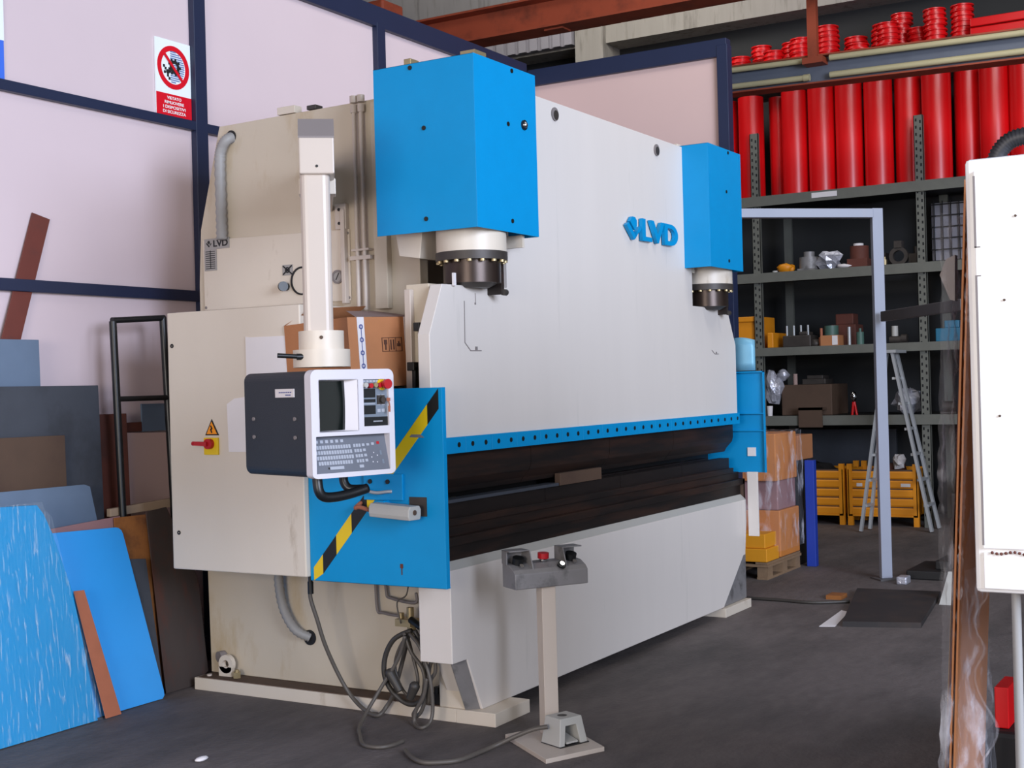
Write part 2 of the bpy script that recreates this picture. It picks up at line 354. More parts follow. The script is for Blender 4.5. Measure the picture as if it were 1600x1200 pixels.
# crane rail with pipes
s = thing('crane_rail', 'grey and brown crane rail with two cream pipes in front of red cylinders', 'rail', (12.5, 4, 4.4))
def sl(y, z): return z + (y - 4.88) * .0225
b = B(); a0, a1 = (12.56, 5.4), (12.56, 1.2)
for (z0, z1, wx, m_) in ((4.44, 4.455, .22, None), (4.455, 4.70, .02, 'railweb'), (4.70, 4.715, .22, None)):
    b.quadbar((12.56, 5.5, sl(5.5, (z0 + z1) / 2)), (12.56, 1.0, sl(1.0, (z0 + z1) / 2)), wx, z1 - z0, mt=m_)
b.build('rail_profile', 'rustbeam', s)
for z, ye in ((4.675, 3.98), (4.51, 4.0)):
    B().cyl((12.48, 5.4, sl(5.4, z)), (12.48, ye + .03, sl(ye, z)), .028, 14).cyl((12.48, ye + .06, sl(ye, z)), (12.48, ye, sl(ye, z)), .034, 14).build('pipe', 'pipe', s)
    B().cyl((12.48, 3.80, sl(3.8, z)), (12.48, 1.0, sl(1.0, z)), .03, 14).build('pipe', 'pipe', s)
B().box(12.40, 12.47, 3.9, 3.99, 4.62, 6.3).box(12.38, 12.6, 3.84, 4.04, 4.60, 4.66).build('hanger', 'rustbeam', s)

# mezzanine with red rings
tag(B().box(14.2, 15.11, .5, 7.3, 4.88, 4.98).build('storage_platform', 'concrete'), 'dark high storage platform above the rack, holding red rings', 'platform')
# ring stacks: (x, y, number of rings, radius)
proto = None
stacks = [(14.6, 5.50, 6, .12), (14.9, 5.34, 9, .12), (14.55, 5.08, 6, .12), (14.95, 4.98, 9, .13), (14.6, 4.78, 8, .12), (15.0, 4.72, 10, .11), (14.5, 4.44, 9, .13),
          (14.95, 4.60, 10, .12), (14.6, 4.12, 5, .13), (14.95, 4.25, 8, .13), (15.0, 3.95, 10, .13), (14.55, 3.78, 8, .125), (14.9, 3.72, 11, .12), (14.75, 3.50, 7, .12), (14.5, 3.26, 9, .12), (14.52, 2.985, 9, .12)]
order = sorted(range(len(stacks)), key=lambda i: -stacks[i][1])
ordn = ['first', 'second', 'third', 'fourth', 'fifth', 'sixth', 'seventh', 'eighth', 'ninth', 'tenth', 'eleventh', 'twelfth', 'thirteenth', 'fourteenth', 'fifteenth', 'sixteenth']
for rank, i in enumerate(order):
    x, y, cnt, r = stacks[i]; z = 4.98; zz = []
    for k in range(cnt):
        lab = 'red flanged ring, %s from the top in the %s stack from the left' % (ordn[cnt - 1 - k], ordn[rank])
        sc = r / .12
        if proto is None:
            proto = tag(B().ring((0, 0, 0), (0, 0, .012), .12, .06, 24).ring((0, 0, .012), (0, 0, .043), .10, .06, 24).ring((0, 0, .043), (0, 0, .055), .12, .06, 24).build('ring_flange', 'redpaint'), lab, 'ring', 'red rings on the high platform')
            o = proto
        else:
            o = proto.copy(); COL.objects.link(o); o['label'] = lab
        o.scale = (sc, sc, 1); o.location = (x + rnd.uniform(-.012, .012), y + rnd.uniform(-.012, .012), z); z += .0555
for k in range(3):
    tag(B().box(14.25, 14.33, 1.4, 2.86, 4.98 + k * .10, 4.98 + k * .10 + .085).build('steel_bar', 'redpaint', None, .008), 'long red square bar, %s in the pile right of the ring stacks' % ('lowest', 'middle', 'topmost')[k], 'bar', 'red bars on the high platform')

# ================================================================= RACK with stock
rk = thing('storage_rack', 'tall grey-green slotted steel storage rack along the back wall', 'rack', (14.1, 4, 0))
def upright(y, ztop, x=14.1, wd=.095):
    b = B().box(x, x + .006, y, y + wd, 0, ztop).box(x, x + .05, y, y + .006, 0, ztop).box(x, x + .05, y + wd - .006, y + wd, 0, ztop)
    z = .1
    while z < ztop - .05:
        b.box(x - .002, x, y + .018, y + .034, z, z + .03, mt='rackhole'); b.box(x - .002, x, y + .062, y + .078, z + .02, z + .05, mt='rackhole'); z += .075
    b.build('upright', 'rack', rk)
for y, zt in ((7.0, 4.3), (5.13, 4.33), (3.33, 4.31), (1.5, 4.3)): upright(y, zt)
for y in (7.0, 5.13, 3.33, 1.5): B().box(15.15, 15.2, y, y + .09, 0, 4.2).build('rear_upright', 'rack', rk)
for z0, z1 in ((3.51, 3.62), (2.665, 2.77), (1.85, 1.94), (1.08, 1.185)):
    B().box(14.055, 14.098, 1.3, 7.3, z0, z1).build('beam', 'rack', rk)
    B().box(14.10, 15.2, 1.3, 7.3, z1 - .03, z1).build('shelf_board', 'gap', rk)
B().box(14.05, 14.054, 4.24, 4.52, 3.545, 3.60).build('shelf_label', 'paper', rk, label='white paper label on the top beam')
# red cylinders
ys = [5.62, 5.29, 5.035, 4.782, 4.477, 4.171, 3.852, 3.560, 3.235, 2.955, 2.655, 2.36, 2.06]
rr = [.14, .142, .10, .142, .146, .146, .150, .138, .150, .138, .148, .15, .14]
xs = [14.42, 14.34, 14.52, 14.34, 14.34, 14.34, 14.34, 14.44, 14.32, 14.52, 14.34, 14.34, 14.4]
names = ['furthest left red cylinder, a sliver beside the partition edge', 'red upright cylinder directly behind the left rack upright', 'thinner red cylinder set back right of the left rack upright',
         'fourth upright red cylinder from the left, on the top shelf', 'fifth upright red cylinder from the left, on the top shelf', 'sixth upright red cylinder from the left, above the white gate bar',
         'seventh upright red cylinder from the left, on the top shelf', 'eighth upright red cylinder, just left of the right rack upright', 'upright red cylinder just right of the right rack upright',
         'red cylinder second to the right of the right rack upright, set back', 'upright red cylinder whose foot is hidden by the white cabinet', 'upright red cylinder behind the black ribbed hose', 'rightmost red cylinder, at the right picture edge']
for i, (y, r, x) in enumerate(zip(ys, rr, xs)):
    o = B().cyl((0, 0, 0), (0, 0, 1.16), r, 40).build('steel_cylinder', 'redpaint', None); o.location = (x, y, 3.62)
    tag(o, names[i], 'cylinder', 'red cylinders on the top shelf')

# small stock on the shelves
def T(name, b, m, label, cat, bevel=0, group=None): return tag(b.build(name, m, None, bevel), label, cat, group)
Z2, Z3, Z4 = 2.77, 1.94, 1.185
T('metal_part', B().ball((14.3, 4.93, Z2 + .055), .055, 10, jit=.25, sxy=(1, 1.7)).ball((14.34, 4.86, Z2 + .05), .05, 8, jit=.3), 'crate', 'orange lumpy metal part at the left of the second shelf', 'part')
T('round_tin', B().cyl((14.3, 5.04, Z2), (14.3, 5.04, Z2 + .035), .03), 'ltgrey', 'small pale tin left of the orange part', 'tin')
T('gear_housing', B().cyl((14.32, 4.65, Z2), (14.32, 4.65, Z2 + .16), .11, 20).cyl((14.32, 4.65, Z2 + .16), (14.32, 4.65, Z2 + .22), .06, 16).box(14.2, 14.44, 4.55, 4.75, Z2, Z2 + .03), 'grey', 'grey round gear housing left of the crumpled bag', 'housing')
T('crumpled_bag', B().ball((14.3, 4.42, Z2 + .10), .12, 12, sz=.85, sxy=(1, 1.25), jit=.3, smooth=False), 'foil', 'crumpled silvery bag in the middle of the second shelf', 'bag')
T('flat_packet', B().ball((14.25, 4.24, Z2 + .03), .07, 8, sz=.4, sxy=(1, 1.3), jit=.3), 'paper', 'white torn packet right of the crumpled bag', 'packet')
s = thing('gear_motor', 'brown gear motor with a white top beside the gate post', 'motor', (14.32, 4.08, Z2))
B().box(14.22, 14.42, 3.98, 4.2, Z2, Z2 + .1).cyl((14.32, 4.09, Z2 + .1), (14.32, 4.09, Z2 + .24), .1, 16).build('housing', 'rust', s)
B().cyl((14.32, 4.10, Z2 + .24), (14.32, 4.10, Z2 + .27), .055, 16).build('cap', 'paper', s)
s = thing('flange_ring', 'dark round flange standing on edge right of the gate post', 'flange', (14.3, 3.64, Z2))
B().ring((14.27, 3.66, Z2 + .10), (14.33, 3.66, Z2 + .10), .10, .06, 24).build('rim', 'oily', s)
B().box(14.25, 14.36, 3.62, 3.7, Z2 + .19, Z2 + .26).build('lug', 'oily', s)
T('small_bottle', B().cyl((14.25, 3.80, Z2), (14.25, 3.80, Z2 + .07), .022).cyl((14.25, 3.80, Z2 + .07), (14.25, 3.80, Z2 + .10), .01), 'brass', 'tiny pale bottle beside the gate post on the second shelf', 'bottle')
T('valve_block', B().box(14.3, 14.5, 3.46, 3.56, Z2, Z2 + .12).cyl((14.4, 3.5, Z2 + .12), (14.4, 3.5, Z2 + .2), .03), 'oily', 'dark valve block left of the right rack upright', 'block')
T('cylinder_head', B().box(14.45, 14.7, 3.84, 3.97, Z2, Z2 + .16).cyl((14.42, 3.9, Z2 + .09), (14.45, 3.9, Z2 + .09), .05), 'oily', 'dark cylinder head behind the gate post', 'part')
# mesh panel right
s = thing('wire_mesh_panel', 'pale board behind black wire mesh at the right of the second shelf', 'mesh', (15.1, 3.3, Z2))
B().box(15.12, 15.14, 2.9, 3.50, Z2, 3.5).build('board', 'dimboard', s)
b = B()
for k in range(7): b.box(15.08, 15.095, 2.92 + k * .09, 2.928 + k * .09, Z2, 3.52)
for k in range(7): b.box(15.07, 15.08, 2.9, 3.5, Z2 + .08 + k * .125, Z2 + .092 + k * .125)
b.build('wire_grid', 'gap', s)
# third shelf
T('plastic_bin', B().box(14.15, 14.7, 5.20, 5.62, Z3, Z3 + .36).box(14.13, 14.15, 5.20, 5.62, Z3 + .3, Z3 + .36), 'crate', 'orange storage bin left of the left rack upright', 'bin', .01)
T('plastic_bin', B().box(14.15, 14.6, 5.03, 5.10, Z3, Z3 + .17), 'crate', 'narrow orange bin just right of the left rack upright', 'bin', .01)
s = thing('valve_manifold', 'dark valve manifold with four studs on the third shelf', 'manifold', (14.3, 4.78, Z3))
B().box(14.2, 14.45, 4.62, 4.94, Z3, Z3 + .13).box(14.22, 14.42, 4.66, 4.76, Z3 + .13, Z3 + .17).build('body', 'oily', s, .01)
for k in range(4): B().cyl((14.24, 4.66 + k * .08, Z3 + .13), (14.24, 4.66 + k * .08, Z3 + .24), .012, 8).build('stud', 'alu', s)
T('bolt_fitting', B().cyl((14.3, 4.53, Z3), (14.3, 4.53, Z3 + .1), .03).cyl((14.3, 4.53, Z3 + .1), (14.3, 4.53, Z3 + .2), .015), 'copper', 'copper-coloured fitting between manifold and small carton', 'fitting')
T('pump_part', B().ball((14.3, 4.62 - .02, Z3 + .04), .05, 10, jit=.2, sxy=(1, 1.5)), 'oily', 'small dark pump part in front of the copper fitting', 'part')
s = thing('small_carton', 'small beige carton with a white label on the third shelf', 'box', (14.3, 4.39, Z3))
B().box(14.2, 14.4, 4.31, 4.51, Z3, Z3 + .115).build('box_body', 'card', s)
B().box(14.197, 14.2, 4.32, 4.38, Z3 + .01, Z3 + .11).build('label_patch', 'paper', s)
T('enamel_can', B().cyl((14.5, 4.48, Z3 + .115), (14.5, 4.48, Z3 + .23), .08, 18).cyl((14.5, 4.48, Z3), (14.5, 4.48, Z3 + .115), .06, 18), 'green', 'dull green can behind the small beige carton', 'can')
T('brown_box', B().box(14.55, 14.85, 4.22, 4.5, Z3, Z3 + .24).box(14.6, 14.8, 4.26, 4.46, Z3 + .24, Z3 + .36), 'rust', 'reddish brown machine box behind the small beige carton', 'box', .01)
T('threaded_rod', B().cyl((14.3, 4.22, Z3), (14.3, 4.22, Z3 + .2), .018, 10), 'alu', 'upright metal rod right of the small beige carton', 'rod')
T('oil_bottle', B().cyl((14.3, 4.10, Z3), (14.3, 4.10, Z3 + .14), .04, 16).cyl((14.3, 4.10, Z3 + .14), (14.3, 4.10, Z3 + .18), .015, 10), 'green', 'dark green bottle left of the gate post on the third shelf', 'bottle')
T('coupling', B().cyl((14.3, 3.66, Z3 + .04), (14.3, 3.78, Z3 + .04), .04, 14).cyl((14.32, 3.6, Z3 + .05), (14.32, 3.66, Z3 + .05), .05, 14), 'oily', 'grey shaft coupling right of the gate post', 'coupling')
T('glass_jar', B().cyl((14.35, 3.74, Z3), (14.35, 3.74, Z3 + .19), .035, 14), 'ltgrey', 'pale jar behind the grey shaft coupling', 'jar')
T('plastic_tub', B().box(14.2, 14.5, 3.02, 3.28, Z3, Z3 + .14).box(14.25, 14.5, 3.05, 3.2, Z3 + .14, Z3 + .22), 'teal', 'teal blue tub right of the right rack upright', 'tub', .01)
# fourth shelf
T('plastic_bag', B().ball((14.2, 5.06, Z4 + .32), .15, 12, sz=1.25, sxy=(.6, .7), jit=.25, smooth=False).ball((14.2, 4.95, Z4 + .45), .07, 8, jit=.3), 'foil', 'pale blue-white plastic bag beside the right blue guard', 'bag')
T('white_cup', B().cyl((14.15, 5.09, Z4), (14.15, 5.09, Z4 + .11), .028, 16, r2=.034), 'paper', 'small white cup left on the fourth shelf', 'cup')
s = thing('steel_case', 'large dark brown steel case on the fourth shelf, hanging over the beam', 'case', (14.4, 4.7, Z4))
B().box(14.2, 14.8, 4.40, 4.97, Z4, Z4 + .34).build('case_body', 'brownplate', s, .01)
B().box(14.02, 14.05, 4.46, 4.72, 1.06, Z4 + .1).box(14.02, 14.2, 4.46, 4.72, Z4 + .06, Z4 + .09).build('front_flap', 'brownplate', s)
B().cyl((14.3, 4.84, Z4 + .34), (14.3, 4.84, Z4 + .46), .025, 12).build('pipe_stub', 'cardlight', s)
T('tool_tray', B().box(14.3, 14.6, 4.5, 4.76, Z4 + .34, Z4 + .40).box(14.34, 14.56, 4.54, 4.72, Z4 + .40, Z4 + .44), 'oily', 'dark tool tray on top of the steel case', 'tray', .005)
s = thing('hand_tool', 'hand tool with red grips standing on the fourth shelf', 'tool', (14.2, 4.16, Z4))
B().cyl((14.2, 4.18, Z4), (14.2, 4.165, Z4 + .14), .014, 8).cyl((14.2, 4.13, Z4), (14.2, 4.155, Z4 + .14), .014, 8).build('grips', 'redpaint', s)
B().ball((14.2, 4.16, Z4 + .2), .035, 10, sz=1.6).build('jaw', 'chrome', s)
T('foil_bundle', B().ball((14.3, 3.60, Z4 + .14), .16, 14, sz=.85, sxy=(.8, 1), jit=.22, smooth=False), 'foil', 'shiny crumpled bundle behind the stepladder on the fourth shelf', 'bundle')
T('small_motor', B().cyl((14.3, 3.12, Z4 + .07), (14.3, 3.24, Z4 + .07), .06, 16).box(14.25, 14.36, 3.1, 3.26, Z4, Z4 + .02), 'oily', 'small dark motor at the right end of the fourth shelf', 'motor')
tag(B().box(14.9, 14.95, 3.9, 5.0, 0, 1.0).build('backing_board', 'darkplate'), 'dark blue-grey panel behind the orange stillages', 'panel')

# stillages (orange crates)
def stillage(y0, y1, lab, first):
    x0 = 14.12; dx = .6
    s = thing('stillage_crate', lab, 'crate', (x0 + .3, (y0 + y1) / 2, 0), 'orange steel crates under the rack')
    for yy in (y0, y1 - .055):
        for xx in (x0, x0 + dx - .05): B().box(xx, xx + .05, yy, yy + .055, 0, .66).build('leg', 'crate', s)
    for k in range(5):
        z = .11 + k * .097
        b = B().prism([(x0 + .012, z), (x0 + .002, z + .015), (x0 + .002, z + .07), (x0 + .012, z + .085)], 'y', y0 + .055, y1 - .055)
        b.box(x0 + .012, x0 + .02, y0 + .055, y1 - .055, z, z + .085); b.build('front_slat', 'crate', s)
    B().box(x0 + .012, x0 + .02, y0 + .055, y1 - .055, .1, .6).build('front_panel', 'brownplate', s)
    B().box(x0, x0 + dx, y0 + .01, y0 + .02, .1, .6).build('side_panel', 'crate', s); B().box(x0, x0 + dx, y1 - .02, y1 - .01, .1, .6).build('side_panel', 'crate', s)
    B().box(x0 + dx - .02, x0 + dx - .01, y0, y1, .1, .6).build('rear_panel', 'crate', s)
    B().box(x0, x0 + dx, y0 + .01, y1 - .01, .1, .12).build('bottom', 'crate', s)
    return s
s = stillage(4.27, 4.99, 'orange steel crate with ribbed front beside the blue board', True)
s = stillage(3.48, 4.235, 'orange steel crate with white labels behind the stepladder', False)
B().box(14.117, 14.122, 4.07, 4.13, .42, .455).build('label_patch', 'paper', s); B().box(14.117, 14.122, 3.56, 3.66, .42, .455).build('label_patch', 'paper', s)
T('scrap_heap', B().ball((14.42, 4.62, .5), .2, 12, sz=.8, sxy=(1, 1.3), jit=.25, smooth=False), 'gap', 'black scrap piled in the left orange crate', 'scrap')
T('scrap_heap', B().ball((14.42, 3.85, .5), .18, 12, sz=.85, sxy=(1, 1.4), jit=.25, smooth=False), 'rust', 'brown scrap piled in the right orange crate', 'scrap')
T('white_bag', B().ball((14.25, 3.70, .68), .07, 10, sz=1.1, jit=.3, smooth=False), 'paper', 'crumpled white bag on top of the right orange crate', 'bag')
T('pipe_rack_block', B().box(14.3, 14.9, 2.2, 3.2, 0, .35).box(14.35, 14.8, 2.3, 3.1, .35, .5), 'oily', 'dark machine block on the floor right of the orange crates', 'block', .02)

# stepladder
s = thing('stepladder', 'grey aluminium A-frame stepladder standing in front of the rack', 'ladder', (13.7, 3.6, 0))
T1, T2 = Vector((13.62, 3.62, 1.83)), Vector((13.95, 3.66, 1.83))
La, Lb, Lc, Ld = Vector((13.50, 3.915, .012)), Vector((13.74, 3.89, .012)), Vector((13.66, 3.24, .012)), Vector((14.02, 3.25, .012))
for foot, top in ((La, T1 + Vector((0, .04, 0))), (Lb, T2 + Vector((-.1, .04, 0))), (Lc, T1 + Vector((0, -.04, 0))), (Ld, T2 + Vector((0, -.04, 0)))):
    B().quadbar(foot, top, .028, .055, up=(1, 0, 0)).build('stile', 'alu', s)
for (p, q, pt, qt) in ((La, Lb, T1, T2 + Vector((-.1, .04, 0))), (Lc, Ld, T1, T2)):
    for k in range(1, 7):
        t = k / 7; B().quadbar(p.lerp(pt, t), q.lerp(qt, t), .05, .025).build('rung', 'alu', s)
B().box(13.56, 13.98, 3.53, 3.74, 1.83, 1.86).build('top_step', 'alu', s)

# white gate frame and barrier
s = thing('gate_frame', 'pale grey steel gate frame with one post and a top bar', 'frame', (10.44, 2.84, 0))
ang = math.atan2(3.665 - 2.836, 9.696 - 10.44)
G = Matrix.Translation((10.44, 2.84, 0)) @ Matrix.Rotation(ang, 4, 'Z')
B(G).box(-.045, .045, -.022, .022, .012, 2.915).build('post', 'gate', s, .004)
B(G).box(.045, 1.35, -.04, .04, 2.84, 2.91).build('top_bar', 'gate', s, .004)
B(G).box(1.35, 1.44, -.045, .045, .012, 2.915).build('rear_post', 'gate', s, .004)
B(G).box(-.09, .09, -.09, .09, 0, .012).box(1.31, 1.48, -.09, .09, 0, .012).build('base_plate', 'gatedark', s)
T('brick_piece', B().box(10.2, 10.33, 2.62, 2.70, 0, .06), 'foil', 'light grey scrap block on the floor beside the gate post', 'block', .01)
d = (Vector((9.2, 1.95, 2.06)) - Vector((10.35, 2.77, 2.06)))
B().quadbar((10.36, 2.785, 2.06), Vector((10.36, 2.785, 2.06)) + d * 1.05, .05, .08).build('barrier_bar', 'gatedark', s, .006, label='dark grey horizontal bar clamped to the post')

# pallet of cartons
s = thing('pallet', 'wooden pallet under the shrink-wrapped cartons', 'pallet', (10.45, 4.05, 0))
for yy in (3.68, 4.02, 4.40): B().box(10.08, 10.88, yy, yy + .10, .118, .138).build('deck_board', 'wood', s)
B().box(10.08, 10.88, 3.67, 4.5, .1, .12).build('deck', 'wood', s)
for yy in (3.68, 4.03, 4.4):
    for xx in (10.09, 10.44, 10.76): B().box(xx, xx + .11, yy, yy + .09, .018, .1).build('block', 'wood', s)
    B().box(10.08, 10.88, yy, yy + .09, 0, .018).build('runner', 'wood', s)
T('flat_carton', B().box(10.07, 10.36, 3.68, 4.12, .14, .245), 'ycarton', 'lower yellow-orange flat carton at the near end of the pallet', 'carton', .006)
T('flat_carton', B().box(10.09, 10.36, 3.70, 4.12, .247, .36), 'ycarton', 'upper yellow-orange flat carton at the near end of the pallet', 'carton', .006)
T('carton', B().box(10.40, 10.88, 3.68, 4.4, .14, .52), 'carton', 'lowest brown carton of the shrink-wrapped pallet stack', 'carton', .008)
T('carton', B().box(10.42, 10.86, 3.70, 4.4, .522, .76), 'mauve', 'grey-mauve middle load of the shrink-wrapped pallet stack', 'carton', .008)
T('carton', B().box(10.36, 10.88, 3.69, 4.4, .762, 1.15), 'carton', 'top brown carton of the shrink-wrapped pallet stack', 'carton', .008)
T('carton', B().box(10.90, 11.29, 3.68, 4.2, .90, 1.11), 'card', 'small brown carton jutting out right of the wrapped stack', 'carton', .006)
T('carton_stand', B().box(11.0, 11.25, 3.72, 4.15, 0, .899), 'gap', 'dark support box carrying the jutting brown carton', 'stand')
# film over the stack
def cloth(nu, nv, fn): 
    vs = [fn(i / nu, j / nv) for j in range(nv + 1) for i in range(nu + 1)]
    return vs, [(j * (nu + 1) + i, j * (nu + 1) + i + 1, (j + 1) * (nu + 1) + i + 1, (j + 1) * (nu + 1) + i) for j in range(nv) for i in range(nu)]
def f(u, v):
    if u < .35: x = 10.33; y = 4.3 - (u / .35) * .65
    else: x = 10.33 + (u - .35) / .65 * .57; y = 3.655
    z = .2 + v * .965; a = .012 * math.sin(17 * u + 5 * v) + rnd.uniform(-.006, .006)
    return (x - (abs(a) if u < .35 else 0), y - (abs(a) if u >= .35 else 0), z)
b = B(); b.add(*cloth(26, 18, f), smooth=True)
b.add(*cloth(12, 8, lambda u, v: (10.33 + .56 * u, 3.66 + .6 * v, 1.165 + .008 * math.sin(20 * u) * math.cos(9 * v))), smooth=True)
T('shrink_wrap', b, 'film', 'clear crinkled shrink wrap around the pallet stack of cartons', 'plastic wrap')
T('blue_board', B().box(10.93, 11.0, 3.56, 3.64, 0, .90), 'bluepost', 'deep blue upright board at the right of the wrapped pallet', 'board', .004)

# floor things
T('floor_plate', B().prism([(8.36, 2.56), (8.50, 2.10), (9.78, 2.27), (9.72, 2.86)], 'z', 0, .035), 'rubber_mat', 'dark steel plate lying on the floor before the gate post', 'plate')
T('floor_tape', B().prism([(8.307, 2.697), (8.345, 2.604), (8.88, 2.675), (8.935, 2.741)], 'z', 0.0005, .004), 'paper', 'worn white strip on the floor left of the dark plate', 'strip')
T('floor_cable', B().tube([(9.14, 3.52, .012), (9.135, 3.243, .012), (9.113, 3.0, .012), (9.25, 2.78, .012)], .012), 'hose', 'dark cable on the floor between machine and dark plate', 'cable')
T('rag', B().ball((4.25, 4.15, .012), .02, 8, sz=.5, sxy=(2, 1)), 'paper', 'tiny white scrap on the floor at the bottom left', 'scrap')
T('brown_offcut', B().box(9.35, 9.5, 2.87, 2.98, 0, .03), 'orust', 'small orange-brown offcut behind the dark floor plate', 'offcut')
T('dark_jack', B().box(10.5, 11.1, 1.95, 2.7, 0, .07).box(10.6, 11.0, 2.1, 2.5, .07, .14), 'gap', 'low dark trolley on the floor right of the gate post', 'trolley', .01)
T('tilted_panel', B().add([(9.42, 2.20, 0), (9.42, 2.06, 0), (9.50, 2.05, .22), (9.50, 2.15, .22), (9.44, 2.20, 0), (9.44, 2.06, 0), (9.52, 2.05, .22), (9.52, 2.15, .22)], [(3, 2, 1, 0), (4, 5, 6, 7), (0, 1, 5, 4), (1, 2, 6, 5), (2, 3, 7, 6), (3, 0, 4, 7)]), 'ltgrey', 'small pale tilted plate beside the cardboard sheets on the floor', 'plate')

# ================================================================= PRESS BRAKE
pb = thing('press_brake', 'large cream and blue hydraulic press brake filling the middle of the workshop', 'machine', (6.9, 4.0, 0))
FX = 5.41
B().prism([(5.19, .07), (5.21, 1.2), (5.205, 2.2), (5.185, 2.5), (5.03, 3.05), (3.73, 3.065), (3.73, 2.1), (3.62, 2.05), (3.58, .07)], 'x', FX, FX + .07).build('side_frame', 'framecream', pb, .003)
B().prism([(5.19, .07), (5.21, 1.2), (5.205, 2.2), (5.185, 2.5), (5.03, 3.05), (3.73, 3.065), (3.73, 2.1), (3.62, 2.05), (3.58, .07)], 'x', 8.24, 8.31).build('side_frame', 'framecream', pb, .003)
B().box(FX + .07, 8.24, 4.95, 5.0, .15, 3.0).build('rear_panel', 'cream', pb)  # unseen back sheet, added to keep light from leaking through
B().box(FX + .07, 8.24, 3.9, 4.9, 2.75, 2.98).build('oil_tank', 'cream', pb, .01)
B().box(5.277, 5.60, 3.278, 3.50, 0, .065).box(5.277, FX + .08, 3.50, 5.19, 0, .065).build('base_rail', 'cream', pb, .003)
B().box(8.38, 8.86, 3.36, 3.62, 0, .06).box(8.2, 8.45, 3.62, 5.19, 0, .065).build('base_rail', 'cream', pb, .003)
B().box(5.29, FX - .002, 3.60, 5.17, .065, .069).build('rail_grime', 'brownplate', pb)
# bed
bed = B().prism([(5.08, .79 - .035), (5.08, .325), (5.205, .325), (5.33, .065), (8.40, .065), (8.785, .37), (8.82, .37), (8.86, .60), (8.86, .755)][::-1], 'y', 3.38, 3.56).build('bed', 'white', pb, .004)
B().prism([(3.382, .755), (3.56, .755), (3.56, .79), (3.42, .79)], 'x', 5.08, 8.86).build('bed_chamfer', 'ltgrey', bed)
for q, lab in (([(5.285, .065), (5.35, .065), (5.25, .322), (5.12, .322)], 1),):
    B().add([(5.165, 3.45, .322), (5.208, 3.384, .322), (5.335, 3.386, .066), (5.285, 3.45, .066), (5.25, 3.52, .322), (5.30, 3.42, .322), (5.42, 3.42, .066), (5.40, 3.52, .066)],
            [(0, 1, 2, 3), (4, 7, 6, 5), (0, 4, 5, 1), (1, 5, 6, 2), (2, 6, 7, 3), (3, 7, 4, 0)]).build('gusset', 'grey', pb)
B().box(5.29, 5.36, 3.45, 3.60, .065, .32).build('support_leg', 'cream', pb, .004)
B().prism([(8.385, .065), (8.785, .375), (8.86, .375), (8.86, .065)][::-1], 'y', 3.395, 3.43).build('gusset', 'grey', pb)
# tooling
B().box(5.10, 8.86, 3.42, 3.54, .79, .86).box(5.09, 8.90, 3.40, 3.56, .86, .90).box(5.10, 8.86, 3.43, 3.53, .90, .95).box(5.10, 8.74, 3.42, 3.54, .95, .985).build('die_rail', 'dark', pb, .003)
for (x0, x1) in ((5.11, 6.1), (6.105, 7.0), (7.005, 7.9), (7.905, 8.72)):
    B().prism([(3.445, .985), (3.515, .985), (3.515, 1.055), (3.487, 1.055), (3.48, 1.035), (3.473, 1.055), (3.445, 1.055)], 'x', x0, x1).build('die', 'die', pb)
for (x0, x1, zz) in ((5.02, 5.9, 1.13), (5.905, 6.8, 1.13), (6.805, 7.7, 1.13), (7.705, 8.72, 1.13)):
    B().prism([(3.41, 1.293), (3.50, 1.293), (3.50, 1.19), (3.485, 1.125), (3.475, 1.10), (3.462, 1.125), (3.42, 1.17), (3.41, 1.20)], 'x', x0, x1).build('punch', 'dark', pb)
B().box(6.24, 6.73, 3.428, 3.462, 1.056, 1.122).build('filler_block', 'brownplate', pb, .002)
B().box(5.11, 6.23, 3.43, 3.51, 1.056, 1.072).build('support_strip', 'darkplate', pb, .002)
B().box(5.10, 8.72, 3.60, 3.64, .70, 1.30).build('rear_guard', 'gap', pb)
B().box(5.3, 8.6, 3.548, 3.60, .985, 1.06).build('backgauge_beam', 'die', pb, .003)
# ram: tall plate with shoulders under the cylinders
ram = B().prism([(4.963, 1.293), (8.738, 1.293), (8.738, 1.838), (8.60, 2.085), (8.00, 2.085), (8.00, 3.06), (7.96, 3.10), (5.72, 3.10), (5.66, 3.06), (5.66, 2.085), (5.075, 2.075), (4.963, 1.842)], 'y', 3.38, 3.445).build('ram', 'white', pb, .003)
b = B()
for (x, z) in ((6.194, 3.035), (7.488, 3.024)):
    b.cyl((x, 3.372, z), (x, 3.379, z), .036, 20)
b.build('lifting_hole', 'capgrey', ram)
b = B()
for (x, z) in ((6.199, 3.03), (7.492, 3.019)): b.cyl((x, 3.370, z), (x, 3.3715, z), .026, 18)
b.build('hole_bore', 'oily', ram)
# engraved outline lines on the ram
b = B()
def ln(b, pts, w=.004, y=3.3785):
    for p, q in zip(pts, pts[1:]): b.quadbar((p[0], y, p[1]), (q[0], y, q[1]), w, .002, up=(0, 1, 0))
ln(b, [(5.259, 2.004), (5.255, 1.808), (5.304, 1.77), (5.401, 1.771)]); ln(b, [(5.357, 2.045), (5.357, 2.0)], .003)
b.box(5.345, 5.365, 3.377, 3.379, 1.774, 1.79); b.box(5.35, 5.36, 3.377, 3.379, 1.99, 2.0)
ln(b, [(8.30, 1.80), (8.35, 1.776), (8.42, 1.776)]); b.box(8.37, 8.385, 3.377, 3.379, 1.779, 1.79)
b.build('outline_marks', 'capgrey', ram)
